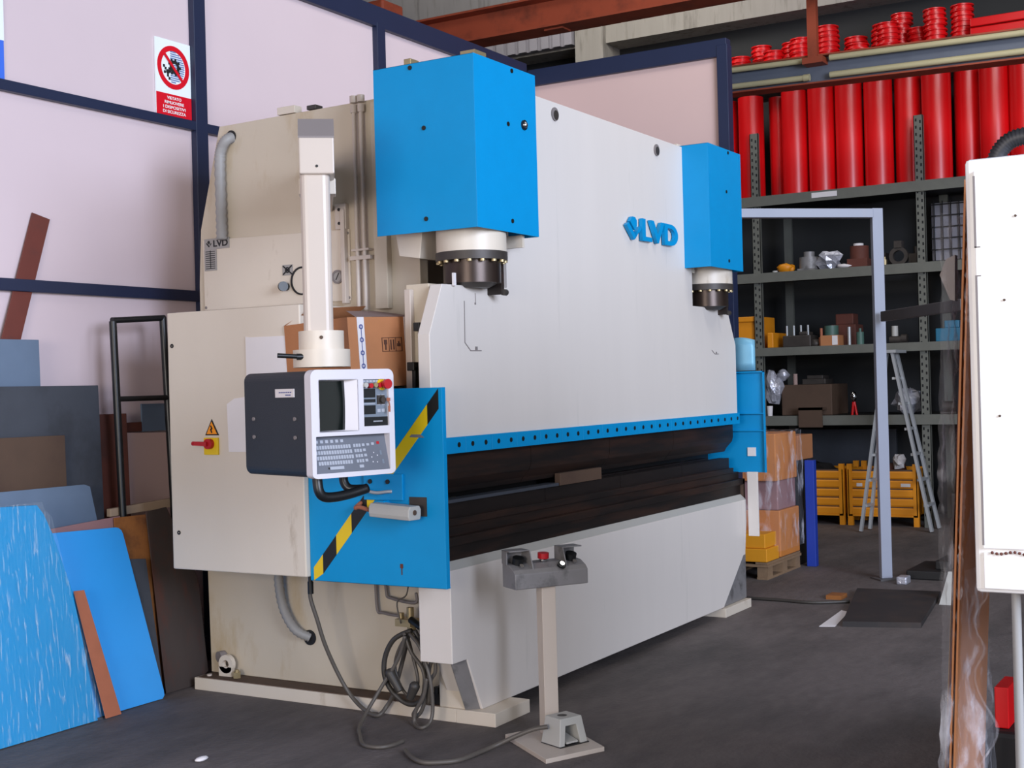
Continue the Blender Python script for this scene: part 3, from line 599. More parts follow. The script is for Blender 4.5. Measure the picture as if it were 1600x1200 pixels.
# clamp strip: 16 plates with bolts
xh = [5.155 + k * (8.69 - 5.155) / 30 for k in range(31)]
p0 = 4.97; k = 0
edges = [4.97, 5.214] + [5.214 + .2357 * i for i in range(1, 15)] + [8.736]
for i in range(len(edges) - 1):
    a, c = edges[i], edges[i + 1]
    cp = B().box(a + .001, c - .001, 3.362, 3.38, 1.293, 1.368).build('clamp_plate', 'blue', pb, .0015)
    for x in xh:
        if a < x < c: B().cyl((x, 3.3615, 1.332), (x, 3.359, 1.332), .012, 10).build('bolt', 'tapeblack', cp)
# logo on ram
def logo(parent, o, R, U, s, d, m, name='emblem'):
    o = Vector(o); R = Vector(R); U = Vector(U); Nn = R.cross(U)
    def poly(b, pts):
        n = len(pts); vs = [o + R * p[0] * s[0] + U * p[1] * s[1] for p in pts]; vs += [v + Nn * d for v in vs]
        fs = [list(range(n))[::-1], list(range(n, 2 * n))] + [[i, (i + 1) % n, (i + 1) % n + n, i + n] for i in range(n)]
        b.add(vs, fs)
    b = B()
    poly(b, [(0, .58), (.15, .70), (.62, .16), (.50, 0)])
    poly(b, [(.24, .76), (.40, .98), (.58, .98), (.70, .84), (.70, .62), (.54, .42)])
    poly(b, [(.66, .16), (.56, .04), (.78, .30), (1.0, .50), (.90, .62), (.70, .38)])
    return b.build(name, m, parent)
lg = text('lettering', 'LVD', (7.20, 3.373, 2.442), (1, 0, 0), (0, 0, 1), .525, .133, .022, 'blue', ram, .03)
logo(ram, (6.985, 3.373, 2.438), (1, 0, 0), (0, 0, 1), (.20, .138), .022, M['blue'])
# cylinders
def cylinder(cx, cy):
    c = B().cyl((cx, cy, 2.235), (cx, cy, 2.42), .168, 40).build('hydraulic_cylinder', 'cream', pb)
    B().cyl((cx, cy, 2.195), (cx, cy, 2.235), .172, 40).build('flange', 'oily', c)
    for k in range(16):
        a = k * math.pi / 8 + .1; p = (cx + .158 * math.cos(a), cy + .158 * math.sin(a))
        B().cyl((p[0], p[1], 2.184), (p[0], p[1], 2.205), .013, 8).build('bolt', 'brass', c)
    B().cyl((cx, cy, 2.088), (cx, cy, 2.195), .138, 40).build('piston', 'piston', c)
    B().box(cx + .125, cx + .145, cy - .09, cy + .0, 2.04, 2.195).build('yoke', 'dark', c, .003)
    B().cyl((cx + .13, cy - .09, 2.05), (cx + .16, cy - .09, 2.05), .016, 10).build('yoke_pin', 'hose', c)
    B().cyl((cx, cy, 2.068), (cx, cy, 2.088), .08, 28, r2=.12).build('seat_shade', 'oily', c)  # dark cone standing in for shade on the ram under the piston
cylinder(5.345, 3.385); cylinder(8.30, 3.40)
B().box(5.155, 5.175, 3.366, 3.376, 2.07, 2.13).build('pointer', 'paper', pb)
# blue cylinder covers
def cover(x0, x1, y0, y1, z0, z1, lamp):
    t = .003
    c = B().box(x0, x1, y0, y0 + t, z0, z1).box(x0, x0 + t, y0 + t, y1, z0, z1).box(x1 - t, x1, y0 + t, 3.375, z0, z1).box(x0, x1, y0 + t, y1, z1 - t, z1).build('cylinder_cover', 'blue', pb, .001)
    for (yy, zz) in ((y0 + .28, z1 - .31), (y0 + .28, z0 + .06), (y0 + .35, z1 - .02)):
        B().cyl((x0 + .001, yy, zz), (x0 - .004, yy, zz), .011, 10).build('screw', 'tapeblack', c)
    for (xx, zz) in ((x0 + (x1 - x0) * .52, z1 - .28), (x0 + (x1 - x0) * .55, z0 + .055), (x0 + (x1 - x0) * .6, z1 - .02)):
        B().cyl((xx, y0 + .001, zz), (xx, y0 - .004, zz), .011, 10).build('screw', 'tapeblack', c)
    if lamp:
        l = B().ring((x1 - .125, y0, z1 - .263), (x1 - .125, y0 - .01, z1 - .263), .024, .012, 20).build('lamp_bezel', 'black', c)
        B().ball((x1 - .125, y0 - .006, z1 - .263), .017, 14).build('indicator_lamp', 'chrome', l)
    return c
cover(5.11, 5.676, 3.20, 3.765, 2.325, 3.118, True)
cover(7.885, 8.45, 3.20, 3.765, 2.322, 3.108, False)
B().box(5.58, 5.60, 3.24, 3.37, 2.27, 2.33).build('cover_bracket', 'cream', pb)
B().prism([(3.60, 2.36), (3.76, 2.36), (3.74, 2.24), (3.62, 2.22)], 'x', 5.25, 5.40).build('cover_bracket', 'cream', pb, .003)
# items on top of covers / frame
B().box(5.13, 5.20, 3.56, 3.60, 3.10, 3.15).box(5.20, 5.30, 3.3, 3.58, 3.118, 3.135).build('valve_block', 'brass', pb, .003)
B().box(5.22, 5.32, 3.26, 3.34, 3.118, 3.165).cyl((5.44, 3.3, 3.118), (5.44, 3.3, 3.15), .02, 10).cyl((5.52, 3.3, 3.115), (5.52, 3.3, 3.14), .028, 10).build('valve_fitting', 'brass', pb)
B().box(7.86, 7.96, 3.4, 3.5, 3.0, 3.12).cyl((8.1, 3.4, 3.1), (8.1, 3.4, 3.145), .02).box(8.33, 8.42, 3.3, 3.4, 3.1, 3.15).box(8.02, 8.06, 3.385, 3.5, 2.3, 3.06).build('valve_block', 'cream', pb, .003)
B().box(FX, FX + .06, 4.5, 4.62, 3.06, 3.10).build('lifting_lug', 'cream', pb, .003)
B().box(FX, FX + .06, 4.36, 4.42, 3.062, 3.085).build('rubber_stop', 'hose', pb, .003)
# pipes down the frame
for y in (4.09, 4.045):
    B().cyl((FX - .03, y, 2.0), (FX - .03, y, 3.02), .011, 10).cyl((FX - .03, y, 3.0), (FX - .03, y, 3.04), .018, 8).cyl((FX - .03, y, 3.05), (FX - .03, y, 3.085), .02, 8).build('hydraulic_pipe', 'column', pb)
B().box(FX - .045, FX, 4.0, 4.13, 2.255, 2.275).box(FX - .045, FX, 4.01, 4.12, 2.30, 2.31).build('pipe_clamp', 'column', pb)
B().box(FX - .04, FX, 3.9, 3.98, 2.0, 3.04).build('frame_rib', 'framecream', pb, .004)
# tank door panel on the side frame
pn = B().prism([(4.155, 2.055), (5.16, 2.055), (5.165, 2.44), (4.155, 2.42)], 'x', FX - .010, FX).build('tank_panel', 'cream', pb, .002)
B().ring((FX - .010, 4.234, 2.18), (FX - .018, 4.234, 2.18), .036, .026, 24).build('gauge_rim', 'capgrey', pn)
gd = B().cyl((FX - .010, 4.234, 2.18), (FX - .014, 4.234, 2.18), .027, 20).build('pressure_gauge', 'silver', pn)
B().quadbar((FX - .015, 4.245, 2.165), (FX - .015, 4.225, 2.20), .004, .002, up=(1, 0, 0)).build('gauge_needle', 'ink', gd)
B().ring((FX - .010, 4.47, 2.175), (FX - .016, 4.47, 2.175), .075, .066, 28).build('filler_ring', 'ink', pn)
B().cyl((FX - .010, 4.575, 2.15), (FX - .045, 4.575, 2.15), .02, 14).cyl((FX - .045, 4.575, 2.15), (FX - .055, 4.56, 2.15), .026, 14).build('tank_knob', 'black', pn)
b = B().box(FX - .013, FX - .010, 4.53, 4.60, 2.21, 2.265); b.build('pictogram_plate', 'silver', pn)
b = B()
for q in (((4.535, 2.215), (4.595, 2.26)), ((4.535, 2.26), (4.595, 2.215))): b.quadbar((FX - .0142, q[0][0], q[0][1]), (FX - .0142, q[1][0], q[1][1]), .007, .002, up=(1, 0, 0))
b.ring((FX - .0135, 4.565, 2.2375), (FX - .0155, 4.565, 2.2375), .016, .009, 14); b.build('pictogram', 'ink', pn)
b = B()
for y, z in ((4.165, 2.40), (4.165, 2.07), (5.15, 2.07)): b.cyl((FX - .010, y, z), (FX - .013, y, z), .008, 8)
b.build('panel_screws', 'capgrey', pn)
B().box(FX - .04, FX, 4.165, 4.19, 2.04, 2.52).build('door_hinge_strip', 'column', pb, .003)
B().box(FX - .03, FX, 4.16, 4.23, 2.42, 2.55).build('bracket_plate', 'column', pb, .003)
b = B(); b.cyl((FX - .03, 4.20, 2.45), (FX - .036, 4.20, 2.45), .008, 8).cyl((FX - .03, 4.20, 2.52), (FX - .036, 4.20, 2.52), .008, 8); b.build('bracket_bolts', 'tapeblack', pb)
# name plate
np_ = B().box(FX - .014, FX - .0105, 4.968, 5.148, 2.386, 2.444).box(FX - .014, FX - .0105, 5.062, 5.150, 2.27, 2.386).build('name_plate', 'silver', pb, label='silver maker plate with black letters')
text('lettering', 'LVD', (FX - .0142, 5.082, 2.398), (0, -1, 0), (0, 0, 1), .105, .036, .001, 'ink', np_, .03)
logo(np_, (FX - .0142, 5.135, 2.398), (0, -1, 0), (0, 0, 1), (.04, .036), .001, M['ink'])
b = B()
for k in range(9): b.box(FX - .0152, FX - .014, 5.072, 5.14, 2.28 + k * .0115, 2.284 + k * .0115)
b.box(FX - .0152, FX - .014, 5.103, 5.107, 2.28, 2.38); b.build('print_lines', 'ink', np_)
# conduit at rear top
B().cyl((FX - .002, 4.943, 2.985), (FX - .006, 4.943, 2.985), .034, 20).build('cable_port', 'gap', pb)
B().tube([(FX + .02, 4.938, 2.985), (FX - .03, 4.95, 2.965), (FX - .035, 4.985, 2.92), (FX - .035, 5.0, 2.85), (FX - .035, 5.0, 2.6), (FX - .035, 5.0, 2.43)], .026, 14, ribs=1, sub=10).build('conduit', 'conduit', pb)
B().prism([(5.03, 2.83), (5.045, 2.83), (5.03, 2.87)], 'x', FX - .006, FX).build('torn_sticker', 'paper', pb)
# lower hose into frame
B().cyl((FX - .002, 4.487, .31), (FX - .007, 4.487, .31), .04, 20).build('cable_port', 'gap', pb)
B().tube([(FX - .06, 4.635, .75), (FX - .06, 4.64, .60), (FX - .05, 4.62, .46), (FX - .045, 4.55, .355), (FX + .0, 4.487, .31)], .022, 12, ribs=1, sub=10).build('conduit', 'conduit', pb)
# rear mounting lug
B().ring((FX - .06, 5.03, .135), (FX - .035, 5.03, .135), .05, .022, 20).box(FX - .06, FX - .035, 4.99, 5.08, .066, .12).build('anchor_lug', 'cream', pb)
B().cyl((FX - .004, 5.09, .165), (FX - .04, 5.10, .165), .03, 16).build('anchor_washer', 'capgrey', pb)
B().cyl((FX - .06, 4.95, .066), (FX - .06, 4.95, .10), .022, 6, smooth=False).cyl((FX - .06, 4.95, .1), (FX - .06, 4.95, .112), .012, 8).build('anchor_bolt', 'brass', pb)
B().cyl((5.33, 5.13, .066), (5.33, 5.13, .078), .014, 8).build('anchor_bolt', 'column', pb)
B().box(5.30, 5.38, 3.60, 3.66, .07, .12).cyl((5.32, 3.63, .12), (5.32, 3.63, .15), .018, 10).cyl((5.36, 3.63, .12), (5.36, 3.63, .15), .018, 10).build('drain_block', 'gap', pb, .003)

# electrical cabinet
CX0, CY0, CY1, CZ0, CZ1 = 4.9, 4.078, 4.945, .715, 2.013
cab = B().box(CX0, FX - .001, CY0, CY1, CZ0, CZ1).build('electrical_cabinet', 'cream', pb, .006)
sw = B().box(CX0 - .012, CX0, 4.610, 4.703, 1.295, 1.380).build('switch_plate', 'yellow', cab, .002)
B().cyl((CX0 - .012, 4.658, 1.35), (CX0 - .035, 4.658, 1.35), .026, 20).build('rotary_switch', 'red', sw)
B().quadbar((CX0 - .04, 4.655, 1.35), (CX0 - .045, 4.735, 1.353), .016, .02).cyl((CX0 - .045, 4.735, 1.353), (CX0 - .045, 4.745, 1.353), .011, 10).build('switch_handle', 'red', sw)
b = B(); b.prism([(4.7, 1.392), (4.609, 1.392), (4.6545, 1.472)], 'x', CX0 - .003, CX0); wt = b.build('warning_triangle', 'ink', cab)
B().prism([(4.689, 1.398), (4.620, 1.398), (4.6545, 1.459)], 'x', CX0 - .005, CX0 - .003).build('triangle_field', 'orange', wt)
b = B(); b.quadbar((CX0 - .006, 4.660, 1.44), (CX0 - .006, 4.650, 1.424), .007, .002, up=(1, 0, 0)).quadbar((CX0 - .006, 4.650, 1.426), (CX0 - .006, 4.660, 1.420), .007, .002, up=(1, 0, 0)).quadbar((CX0 - .006, 4.66, 1.422), (CX0 - .006, 4.652, 1.404), .007, .002, up=(1, 0, 0)); b.build('bolt_symbol', 'ink', wt)
B().prism([(4.418, 1.64), (4.15, 1.64), (4.15, 1.866), (4.40, 1.868), (4.418, 1.872)], 'x', CX0 - .004, CX0).build('paper_sheet', 'paper', cab, label='large white paper sheet on cabinet side')
B().prism([(4.55, 1.545), (4.50, 1.572), (4.30, 1.59), (4.30, 1.31), (4.545, 1.31)], 'x', CX0 - .004, CX0).build('paper_sheet', 'paper', cab, label='white card behind the control console')
b = B()
for y, z in ((4.913, 1.845), (4.898, .90)): b.ring((CX0, y, z), (CX0 - .003, y, z), .011, .004, 12)
b.build('door_locks', 'ink', cab)

# blue side guard
GX = 4.93
gd = B().box(GX, GX + .004, 3.30, 4.076, .697, 1.60).box(GX + .004, 5.38, 3.55, 4.076, 1.58, 1.60).box(GX + .004, GX + .03, 3.30, 3.304, .697, 1.60).box(GX, GX + .04, 3.304, 4.076, .697, .70).build('side_guard', 'blue', pb, .001)
# hazard stripe running from lower rear to upper front
S0 = Vector((4.055, .715)); S1 = Vector((3.318, 1.55)); dv = (S1 - S0); L_ = dv.length; dv.normalize(); nv = Vector((-dv.y, dv.x)); hw = .030
cuts = [0, .085, .21, .35, .49, .75, 1.02, L_]
cols = ['yellow', 'tapeblack', 'yellow', 'tapeblack', 'yellow', 'yellow', 'tapeblack']
# segment boundaries are vertical cuts
def seg(t0, t1, colr):
    a = S0 + dv * t0; c = S0 + dv * t1; 
    k = hw / abs(dv.x)   # vertical half height of stripe
    q = [(a.x, a.y - k), (c.x, c.y - k), (c.x, min(c.y + k, 1.598)), (a.x, a.y + k)]
    q = [(p[0], max(p[1], .699)) for p in q]
    B().prism(q, 'x', GX - .0015, GX).build('hazard_tape', colr, gd)
cols = ['yellow', 'tapeblack', 'yellow', 'tapeblack', 'yellow', 'yellow', 'tapeblack']
for t0, t1, c_ in zip(cuts, cuts[1:], cols): seg(t0, t1, c_)
B().box(GX - .003, GX + .0, 3.395, 3.49, 1.02, 1.107).build('guard_window', 'oily', gd)
bp = B().box(GX - .012, GX, 3.52, 3.74, 1.09, 1.21).build('bracket_plate', 'blue', gd, .002)
b = B(); b.cyl((GX - .012, 3.60, 1.175), (GX - .018, 3.60, 1.175), .011, 8).cyl((GX - .012, 3.70, 1.175), (GX - .018, 3.70, 1.175), .011, 8); b.build('screws', 'tapeblack', bp)
B().tube([(GX - .03, 3.74, 1.14), (GX - .03, 3.66, 1.125), (GX - .02, 3.60, 1.13), (GX - .01, 3.58, 1.13)], .008, 8).build('latch_rod', 'alu', gd)
B().prism([(3.40, 1.375), (3.48, 1.378), (3.47, 1.39), (3.42, 1.39)], 'x', GX - .002, GX).build('paint_chip', 'capgrey', gd)
B().box(GX - .003, GX, 3.535, 3.55, .78, .80).box(GX - .003, GX, 3.54, 3.544, .75, .78).build('rust_spot', 'rust', gd)
# limit switch / grey motor body on guard
ls = B().prism([(-.033, -.026), (.033, -.026), (.038, -.01), (.038, .016), (.028, .030), (-.028, .030), (-.038, .016), (-.038, -.01)], 'y', 0, .215)
ls.m = Matrix.Translation((GX - .082, 3.405, 1.04)) @ Matrix.Scale(1.12, 4) @ Matrix.Rotation(D(-6), 4, 'Z') @ Matrix.Rotation(D(2.5), 4, 'X')
lb = ls.build('limit_switch', 'ltgrey', gd, .004)
B().cyl((GX - .085, 3.405, 1.045), (GX - .085, 3.401, 1.045), .012, 12).build('switch_plug', 'brownplate', lb)
B().tube([(GX - .07, 3.67, 1.05), (GX - .06, 3.73, 1.06), (GX - .05, 3.76, 1.055), (GX - .0, 3.765, 1.075)], .010, 8).build('switch_lead', 'copper', lb)
B().box(GX - .05, GX, 3.60, 3.63, 1.05, 1.09).build('switch_bracket', 'blue', gd)

# front guide on the frame behind the ram edge
B().box(5.10, FX, 3.47, 3.60, 1.55, 2.085).build('ram_guide', 'framecream', pb, .004)
B().box(5.07, 5.10, 3.555, 3.59, 1.55, 2.06).build('guide_strip', 'column', pb, .003)
B().box(5.02, 5.06, 3.460, 3.485, 1.3, 1.88).build('scale_bar', 'capgrey', pb, .003)
B().box(5.00, 5.07, 3.46, 3.495, 1.86, 1.90).build('guide_clip', 'tapeblack', pb, .003)
B().box(5.02, 5.07, 3.51, 3.55, 1.68, 1.72).box(5.03, 5.06, 3.51, 3.53, 1.55, 1.70).build('guide_clip', 'tapeblack', pb, .003)
b = B()
for z in (1.98, 1.83, 1.75): b.cyl((5.12, 3.60, z), (5.12, 3.616, z), .012, 8)
b.build('guide_bolts', 'hose', pb)

# right guard
rg = B().box(8.87, 8.874, 3.225, 4.05, .945, 1.655).box(8.845, 8.87, 3.225, 3.231, .945, 1.655).box(8.845, 8.87, 3.225, 4.05, 1.645, 1.655).box(8.845, 8.87, 3.231, 3.6, 1.355, 1.362).box(8.85, 8.87, 3.231, 3.6, 1.235, 1.242).build('side_guard', 'blue', pb, .001)
B().box(8.862, 8.87, 3.30, 3.36, 1.06, 1.12).build('guard_label', 'paper', rg, label='white and yellow sticker on the right guard')
b = B(); 
vs = []
B().add(*cloth(8, 4, lambda u, v: (8.875 - .03 * math.sin(math.pi * u), 3.29 + .2 * u, 1.66 + v * (.215 + .02 * math.sin(math.pi * u)))), smooth=True).build('curved_shield', 'steel_blue', pb).modifiers.new('s', 'SOLIDIFY').thickness = .004
B().box(8.84, 8.86, 3.285, 3.36, .50, .95).build('side_post', 'white', pb, .002)
B().box(8.862, 8.9, 3.4, 3.5, .6, .9).build('post_bracket', 'brownplate', pb, .002)

# console arm, column, console
HX = D(38.9)
AM = Matrix.Translation((4.49, 3.62, 0)) @ Matrix.Rotation(HX, 4, 'Z')
B(AM).prism([(-.085, 2.52), (1.17, 2.52), (1.17, 2.75), (-.035, 2.755), (-.085, 2.672)], 'y', -.074, .074).build('console_arm', 'column', pb, .006)
B(AM).prism([(-.087, 2.672), (-.088, 2.68), (-.037, 2.762), (.10, 2.762), (.10, 2.754), (-.033, 2.754)], 'y', -.076, .076).build('arm_end_cap', 'capgrey', pb)
B(AM).cyl((-.085, 0.0, 2.552), (-.088, 0.0, 2.552), .006, 8).build('arm_screw', 'tapeblack', pb)
B(AM).box(.1, .2, -.08, .08, 2.46, 2.53).build('arm_bracket', 'cream', pb, .004)
colm = B(AM); pts = []
for sx, sy in ((1, 1), (-1, 1), (-1, -1), (1, -1)):
    for k in range(5):
        a = {(1, 1): 0, (-1, 1): 90, (-1, -1): 180, (1, -1): 270}[(sx, sy)] + k * 22.5
        pts.append((sx * .033 + .030 * math.cos(D(a)), sy * .033 + .030 * math.sin(D(a)) + .010))
colm.prism(pts, 'z', 1.84, 2.525)
o = colm.build('console_column', 'column', pb); 
B(AM).cyl((0, 0, 1.775), (0, 0, 1.855), .097, 40).build('swivel_collar', 'cream', pb)
B(AM).cyl((0, 0, 1.70), (0, 0, 1.775), .122, 40).build('swivel_collar', 'cream', pb)
B(AM).cyl((-.085, .08, 1.745), (-.10, .185, 1.752), .010, 10).cyl((-.08, .07, 1.745), (-.086, .105, 1.745), .014, 10).build('clamp_lever', 'black', pb)
B(AM).cyl((-.095, 0, 1.825), (-.10, 0, 1.825), .008, 8).build('collar_screw', 'brownplate', pb)
KM = Matrix.Translation((4.2, 3.448, 1.24)) @ Matrix.Rotation(D(-17), 4, 'Z')   # local x = face right, y = depth, z = up
KW, KD, KH = .42, .52, .445
def rrect(x0, x1, z0, z1, r, n=5):
    P = []
    for cx_, cz_, a0 in ((x1 - r, z1 - r, 0), (x0 + r, z1 - r, 90), (x0 + r, z0 + r, 180), (x1 - r, z0 + r, 270)):
        for k in range(n + 1):
            a = D(a0 + 90 * k / n); P.append((cx_ + r * math.cos(a), cz_ + r * math.sin(a)))
    return P
con = B(KM).prism(rrect(.004, KW - .004, .004, KH - .004, .035), 'y', .045, KD).build('control_console', 'consoleblack', pb, label='dark console shell with white face')
# bezel as frame pieces around openings
SX0, SX1, SZ0, SZ1 = .040, .232, .190, .402      # screen opening
PX0, PX1, PZ0, PZ1 = .262, .392, .205, .412      # button panel
QX0, QX1, QZ0, QZ1 = .020, .392, .020, .172      # keyboard opening
bz = B(KM)
def slab(b, x0, x1, z0, z1, y0=0, y1=.045): b.box(x0, x1, y0, y1, z0, z1)
R_ = .03
top_l = rrect(0, KW, 0, KH, R_)
bz.prism([(0, SZ1)] + [(0, KH - R_)][:0] + [(R_ * (1 - math.cos(D(a))), KH - R_ + R_ * math.sin(D(a))) for a in range(0, 91, 15)] + [(KW - R_ + R_ * math.sin(D(a)), KH - R_ + R_ * math.cos(D(a))) for a in range(0, 91, 15)] + [(KW, SZ1)], 'y', 0, .045)
bz.prism([(0, QZ0), (KW, QZ0)] + [(KW - R_ + R_ * math.cos(D(a)), QZ0 - .001 - (QZ0 - .001) * 1.0 * math.sin(D(a))) for a in range(0, 91, 15)] + [(R_ - R_ * math.sin(D(a)), QZ0 - .001 - (QZ0 - .001) * math.cos(D(a))) for a in range(0, 91, 15)], 'y', 0, .045)
slab(bz, 0, QX0, QZ0, QZ1); slab(bz, QX1, KW, QZ0, QZ1)
slab(bz, 0, KW, QZ1, SZ0); slab(bz, 0, SX0, SZ0, SZ1); slab(bz, SX1, PX0, SZ0, SZ1); slab(bz, PX1, KW, SZ0, SZ1)
slab(bz, PX0, PX1, SZ0, PZ0)
slab(bz, SX0 - .0, SX1, SZ0, SZ1, .0448, .0449)
be = bz.build('bezel', 'bezel', con)
# recess behind screen: side walls and curved screen
B(KM).box(SX1, SX1 + .003, .0, .12, SZ0, SZ1).box(SX0 - .003, SX0, 0, .12, SZ0, SZ1).box(SX0, SX1, 0, .12, SZ1, SZ1 + .003).box(SX0, SX1, 0, .12, SZ0 - .003, SZ0).build('screen_hood', 'bezel', con)
def scr(u, v):
    x = SX0 + (SX1 - SX0) * u; z = SZ0 + (SZ1 - SZ0) * v
    return (x, .036 - .028 * (1 - (2 * u - 1) ** 2) * .6 - .01 * (1 - (2 * v - 1) ** 2), z)
def scr2(u, v):
    x = SX0 + .155 * u + .012 * (1 - (2 * v - 1) ** 2) * u; z = SZ0 + .004 + (SZ1 - SZ0 - .008) * v
    return (x, .028 + .014 * u * u, z)
b = B(KM); vs, fs = cloth(12, 10, scr2); b.add(vs, [q for q in fs], smooth=True); b.build('screen', 'screen', con)
B(KM).prism([(SX0 + .155, .040), (SX1 + .001, .0), (SX1 + .001, .0435), (SX0 + .15, .0435)], 'z', SZ0 - .001, SZ1 + .001).build('hood_cheek', 'bezel', con)
# button panel
pp = B(KM).box(PX0, PX1, .012, .046, PZ0, PZ1).build('button_panel', 'panelgrey', con)
b = B(KM)
for (z0, z1) in ((.325, .362), (.305, .318), (.255, .292)): b.box(PX0 + .004, PX0 + .068, .010, .012, z0, z1)
b.box(PX0, PX1, .010, .012, PZ0, PZ0 + .038); b.build('display_windows', 'black', pp)
b = B(KM)
for k in range(6): b.box(PX0 + .055 + k * .008, PX0 + .061 + k * .008, .0085, .010, PZ0 + .017, PZ0 + .022)
for k in range(5): b.box(PX0 + .006 + k * .017, PX0 + .019 + k * .017, .0105, .012, .378 + .012, .378 + .020)
b.box(PX0 + .006, PX0 + .066, .0105, .012, .365, .368); b.box(PX0 + .006, PX0 + .066, .0105, .012, .297, .301)
for i in range(2):
    for j in range(3): b.box(PX0 + .078 + i * .022, PX0 + .094 + i * .022, .0105, .012, .262 + j * .03, .276 + j * .03)
b.build('panel_marks', 'keylight', pp)
for x, z, m_ in ((PX0 + .008, .378, 'ltgrey'), (PX0 + .034, .375, 'red'), (PX0 + .058, .377, 'brass'), (PX0 + .081, .376, 'red')):
    B(KM).cyl((x, .012, z), (x, -.012, z), .0105, 16).build('push_button', m_, pp)
B(KM).cyl((PX0 + .104, .012, .381), (PX0 + .104, .007, .381), .026, 24).build('stop_plate', 'yellow', pp)
B(KM).cyl((PX0 + .104, .007, .381), (PX0 + .104, -.02, .381), .012, 16).cyl((PX0 + .104, -.02, .381), (PX0 + .104, -.035, .381), .021, 24).build('emergency_stop', 'red', pp)
B(KM).box(PX0 + .076, PX0 + .112, .004, .012, .296, .334).cyl((PX0 + .095, .004, .315), (PX0 + .095, -.012, .315), .013, 16).build('key_switch', 'oily', pp)
B(KM).box(PX0 + .105, PX0 + .122, -.022, -.018, .308, .322).tube([(PX0 + .115, -.02, .31), (PX0 + .118, -.022, .29), (PX0 + .117, -.02, .27)], .003, 6).box(PX0 + .112, PX0 + .122, -.022, -.019, .262, .288).build('key_ring', 'copper', pp)
# keyboard
kb = B(KM).add([(QX0, .040, QZ1), (QX1, .040, QZ1), (QX1, .004, QZ0), (QX0, .004, QZ0), (QX0, .046, QZ1), (QX1, .046, QZ1), (QX1, .046, QZ0), (QX0, .046, QZ0)],
               [(3, 2, 1, 0), (4, 5, 6, 7), (0, 1, 5, 4), (1, 2, 6, 5), (2, 3, 7, 6), (3, 0, 4, 7)])
def kp(x, z): t = (z - QZ0) / (QZ1 - QZ0); return (x, .004 + .036 * t - .0015, z)
def key(x, z, w_, h_, m_='keylight'):
    kb.add([kp(x, z), kp(x + w_, z), kp(x + w_, z + h_), kp(x, z + h_)], [(0, 1, 2, 3)], mt=m_)
for k in range(6): key(.036 + k * .025, .143, .014, .012)
for r_ in range(4):
    for k in range(14 - (r_ == 3)): key(.026 + r_ * .004 + k * .0132, .118 - r_ * .0215, .0105, .015)
    for k in range(3): key(.222 + k * .0135 + r_ * .002, .120 - r_ * .0215, .0105, .013)
    key(.266 + r_ * .002, .122 - r_ * .0215, .014, .011)
key(.09, .034, .07, .012); key(.082, .036, .006, .008, 'tapeblack'); key(.238, .034, .022, .012)
key(.29, .123, .014, .010); key(.315, .125, .014, .010); key(.343, .127, .014, .012, 'red')
for x, z in ((.318, .09), (.305, .072), (.335, .078), (.308, .052), (.33, .05)): key(x, z, .005, .005, 'bezel')
for x, z in ((.352, .082), (.358, .045)): key(x, z, .010, .018, 'panelgrey')
kb.build('keypad', 'keygrey', con)
B(KM).box(-.003, .004, .28, .40, .0, .0).m
st = B(KM).box(-.0015, .0045, .125, .265, .335, .370).build('shell_sticker', 'paper', con)
b = B(KM)
for k in range(7): b.box(-.0025, -.0015, .235 - k * .014 - .010, .235 - k * .014, .353, .358)
for k in range(3): b.box(-.0025, -.0015, .185 - k * .014 - .010, .185 - k * .014, .342, .347)
b.build('sticker_print', 'inkblue', st)
for y, z in ((.125, .245), (.445, .245), (.125, .168), (.445, .168)): B(KM).cyl((.005, y, z), (-.002, y, z), .0085, 10).build('screw', 'capgrey', con)
B(KM).tube([(.06, .06, .01), (.06, .05, -.05), (.085, .05, -.078), (.14, .05, -.083), (.22, .05, -.075), (.30, .045, -.058)], .021, 14).tube([(.235, .12, .01), (.235, .12, -.03), (.25, .10, -.058), (.29, .055, -.06)], .019, 14).build('grab_handle', 'black', con)

# guard-side cables, valve
val = B().box(5.26, 5.34, 3.74, 3.83, .44, .475).cyl((5.3, 3.82, .47), (5.3, 3.82, .50), .014, 8).cyl((5.3, 3.76, .40), (5.3, 3.76, .45), .022, 10).cyl((5.3, 3.765, .475), (5.3, 3.765, .53), .018, 8).build('drain_valve', 'brass', pb)
B().cyl((5.27, 3.74, .475), (5.22, 3.63, .445), .018, 12).build('valve_handle', 'black', val)
B().tube([(FX - .03, 4.03, .72), (FX - .03, 4.025, .50), (FX - .04, 3.98, .478), (5.32, 3.83, .478)], .008, 8, sub=8).build('steel_pipe', 'capgrey', pb)
B().tube([(FX - .03, 3.97, .72), (FX - .03, 3.965, .58), (FX - .04, 3.93, .555), (5.32, 3.75, .55), (5.31, 3.735, .6)], .008, 8, sub=8).build('steel_pipe', 'capgrey', pb)
B().tube([(5.24, 3.78, .46), (5.24, 3.80, .56), (5.25, 3.75, .60), (5.25, 3.73, .70)], .004, 6).build('wire', 'cable', pb)
cg = B().tube([(5.10, 4.22, .66), (5.10, 4.222, .58), (5.12, 4.20, .47), (5.15, 4.18, .345), (5.20, 4.15, .205), (5.23, 4.10, .095), (5.22, 4.01, .03), (5.19, 3.90, .012), (5.235, 3.875, .05), (5.24, 3.835, .111), (5.24, 3.806, .191), (5.24, 3.763, .319), (5.24, 3.73, .43)], .0105, 10, sub=8).build('cable', 'cable', pb)
B().cyl((5.10, 4.22, .60), (5.10, 4.22, .66), .015, 10).cyl((5.10, 4.22, .66), (5.10, 4.22, .716), .011, 10).build('cable_gland', 'black', cg)
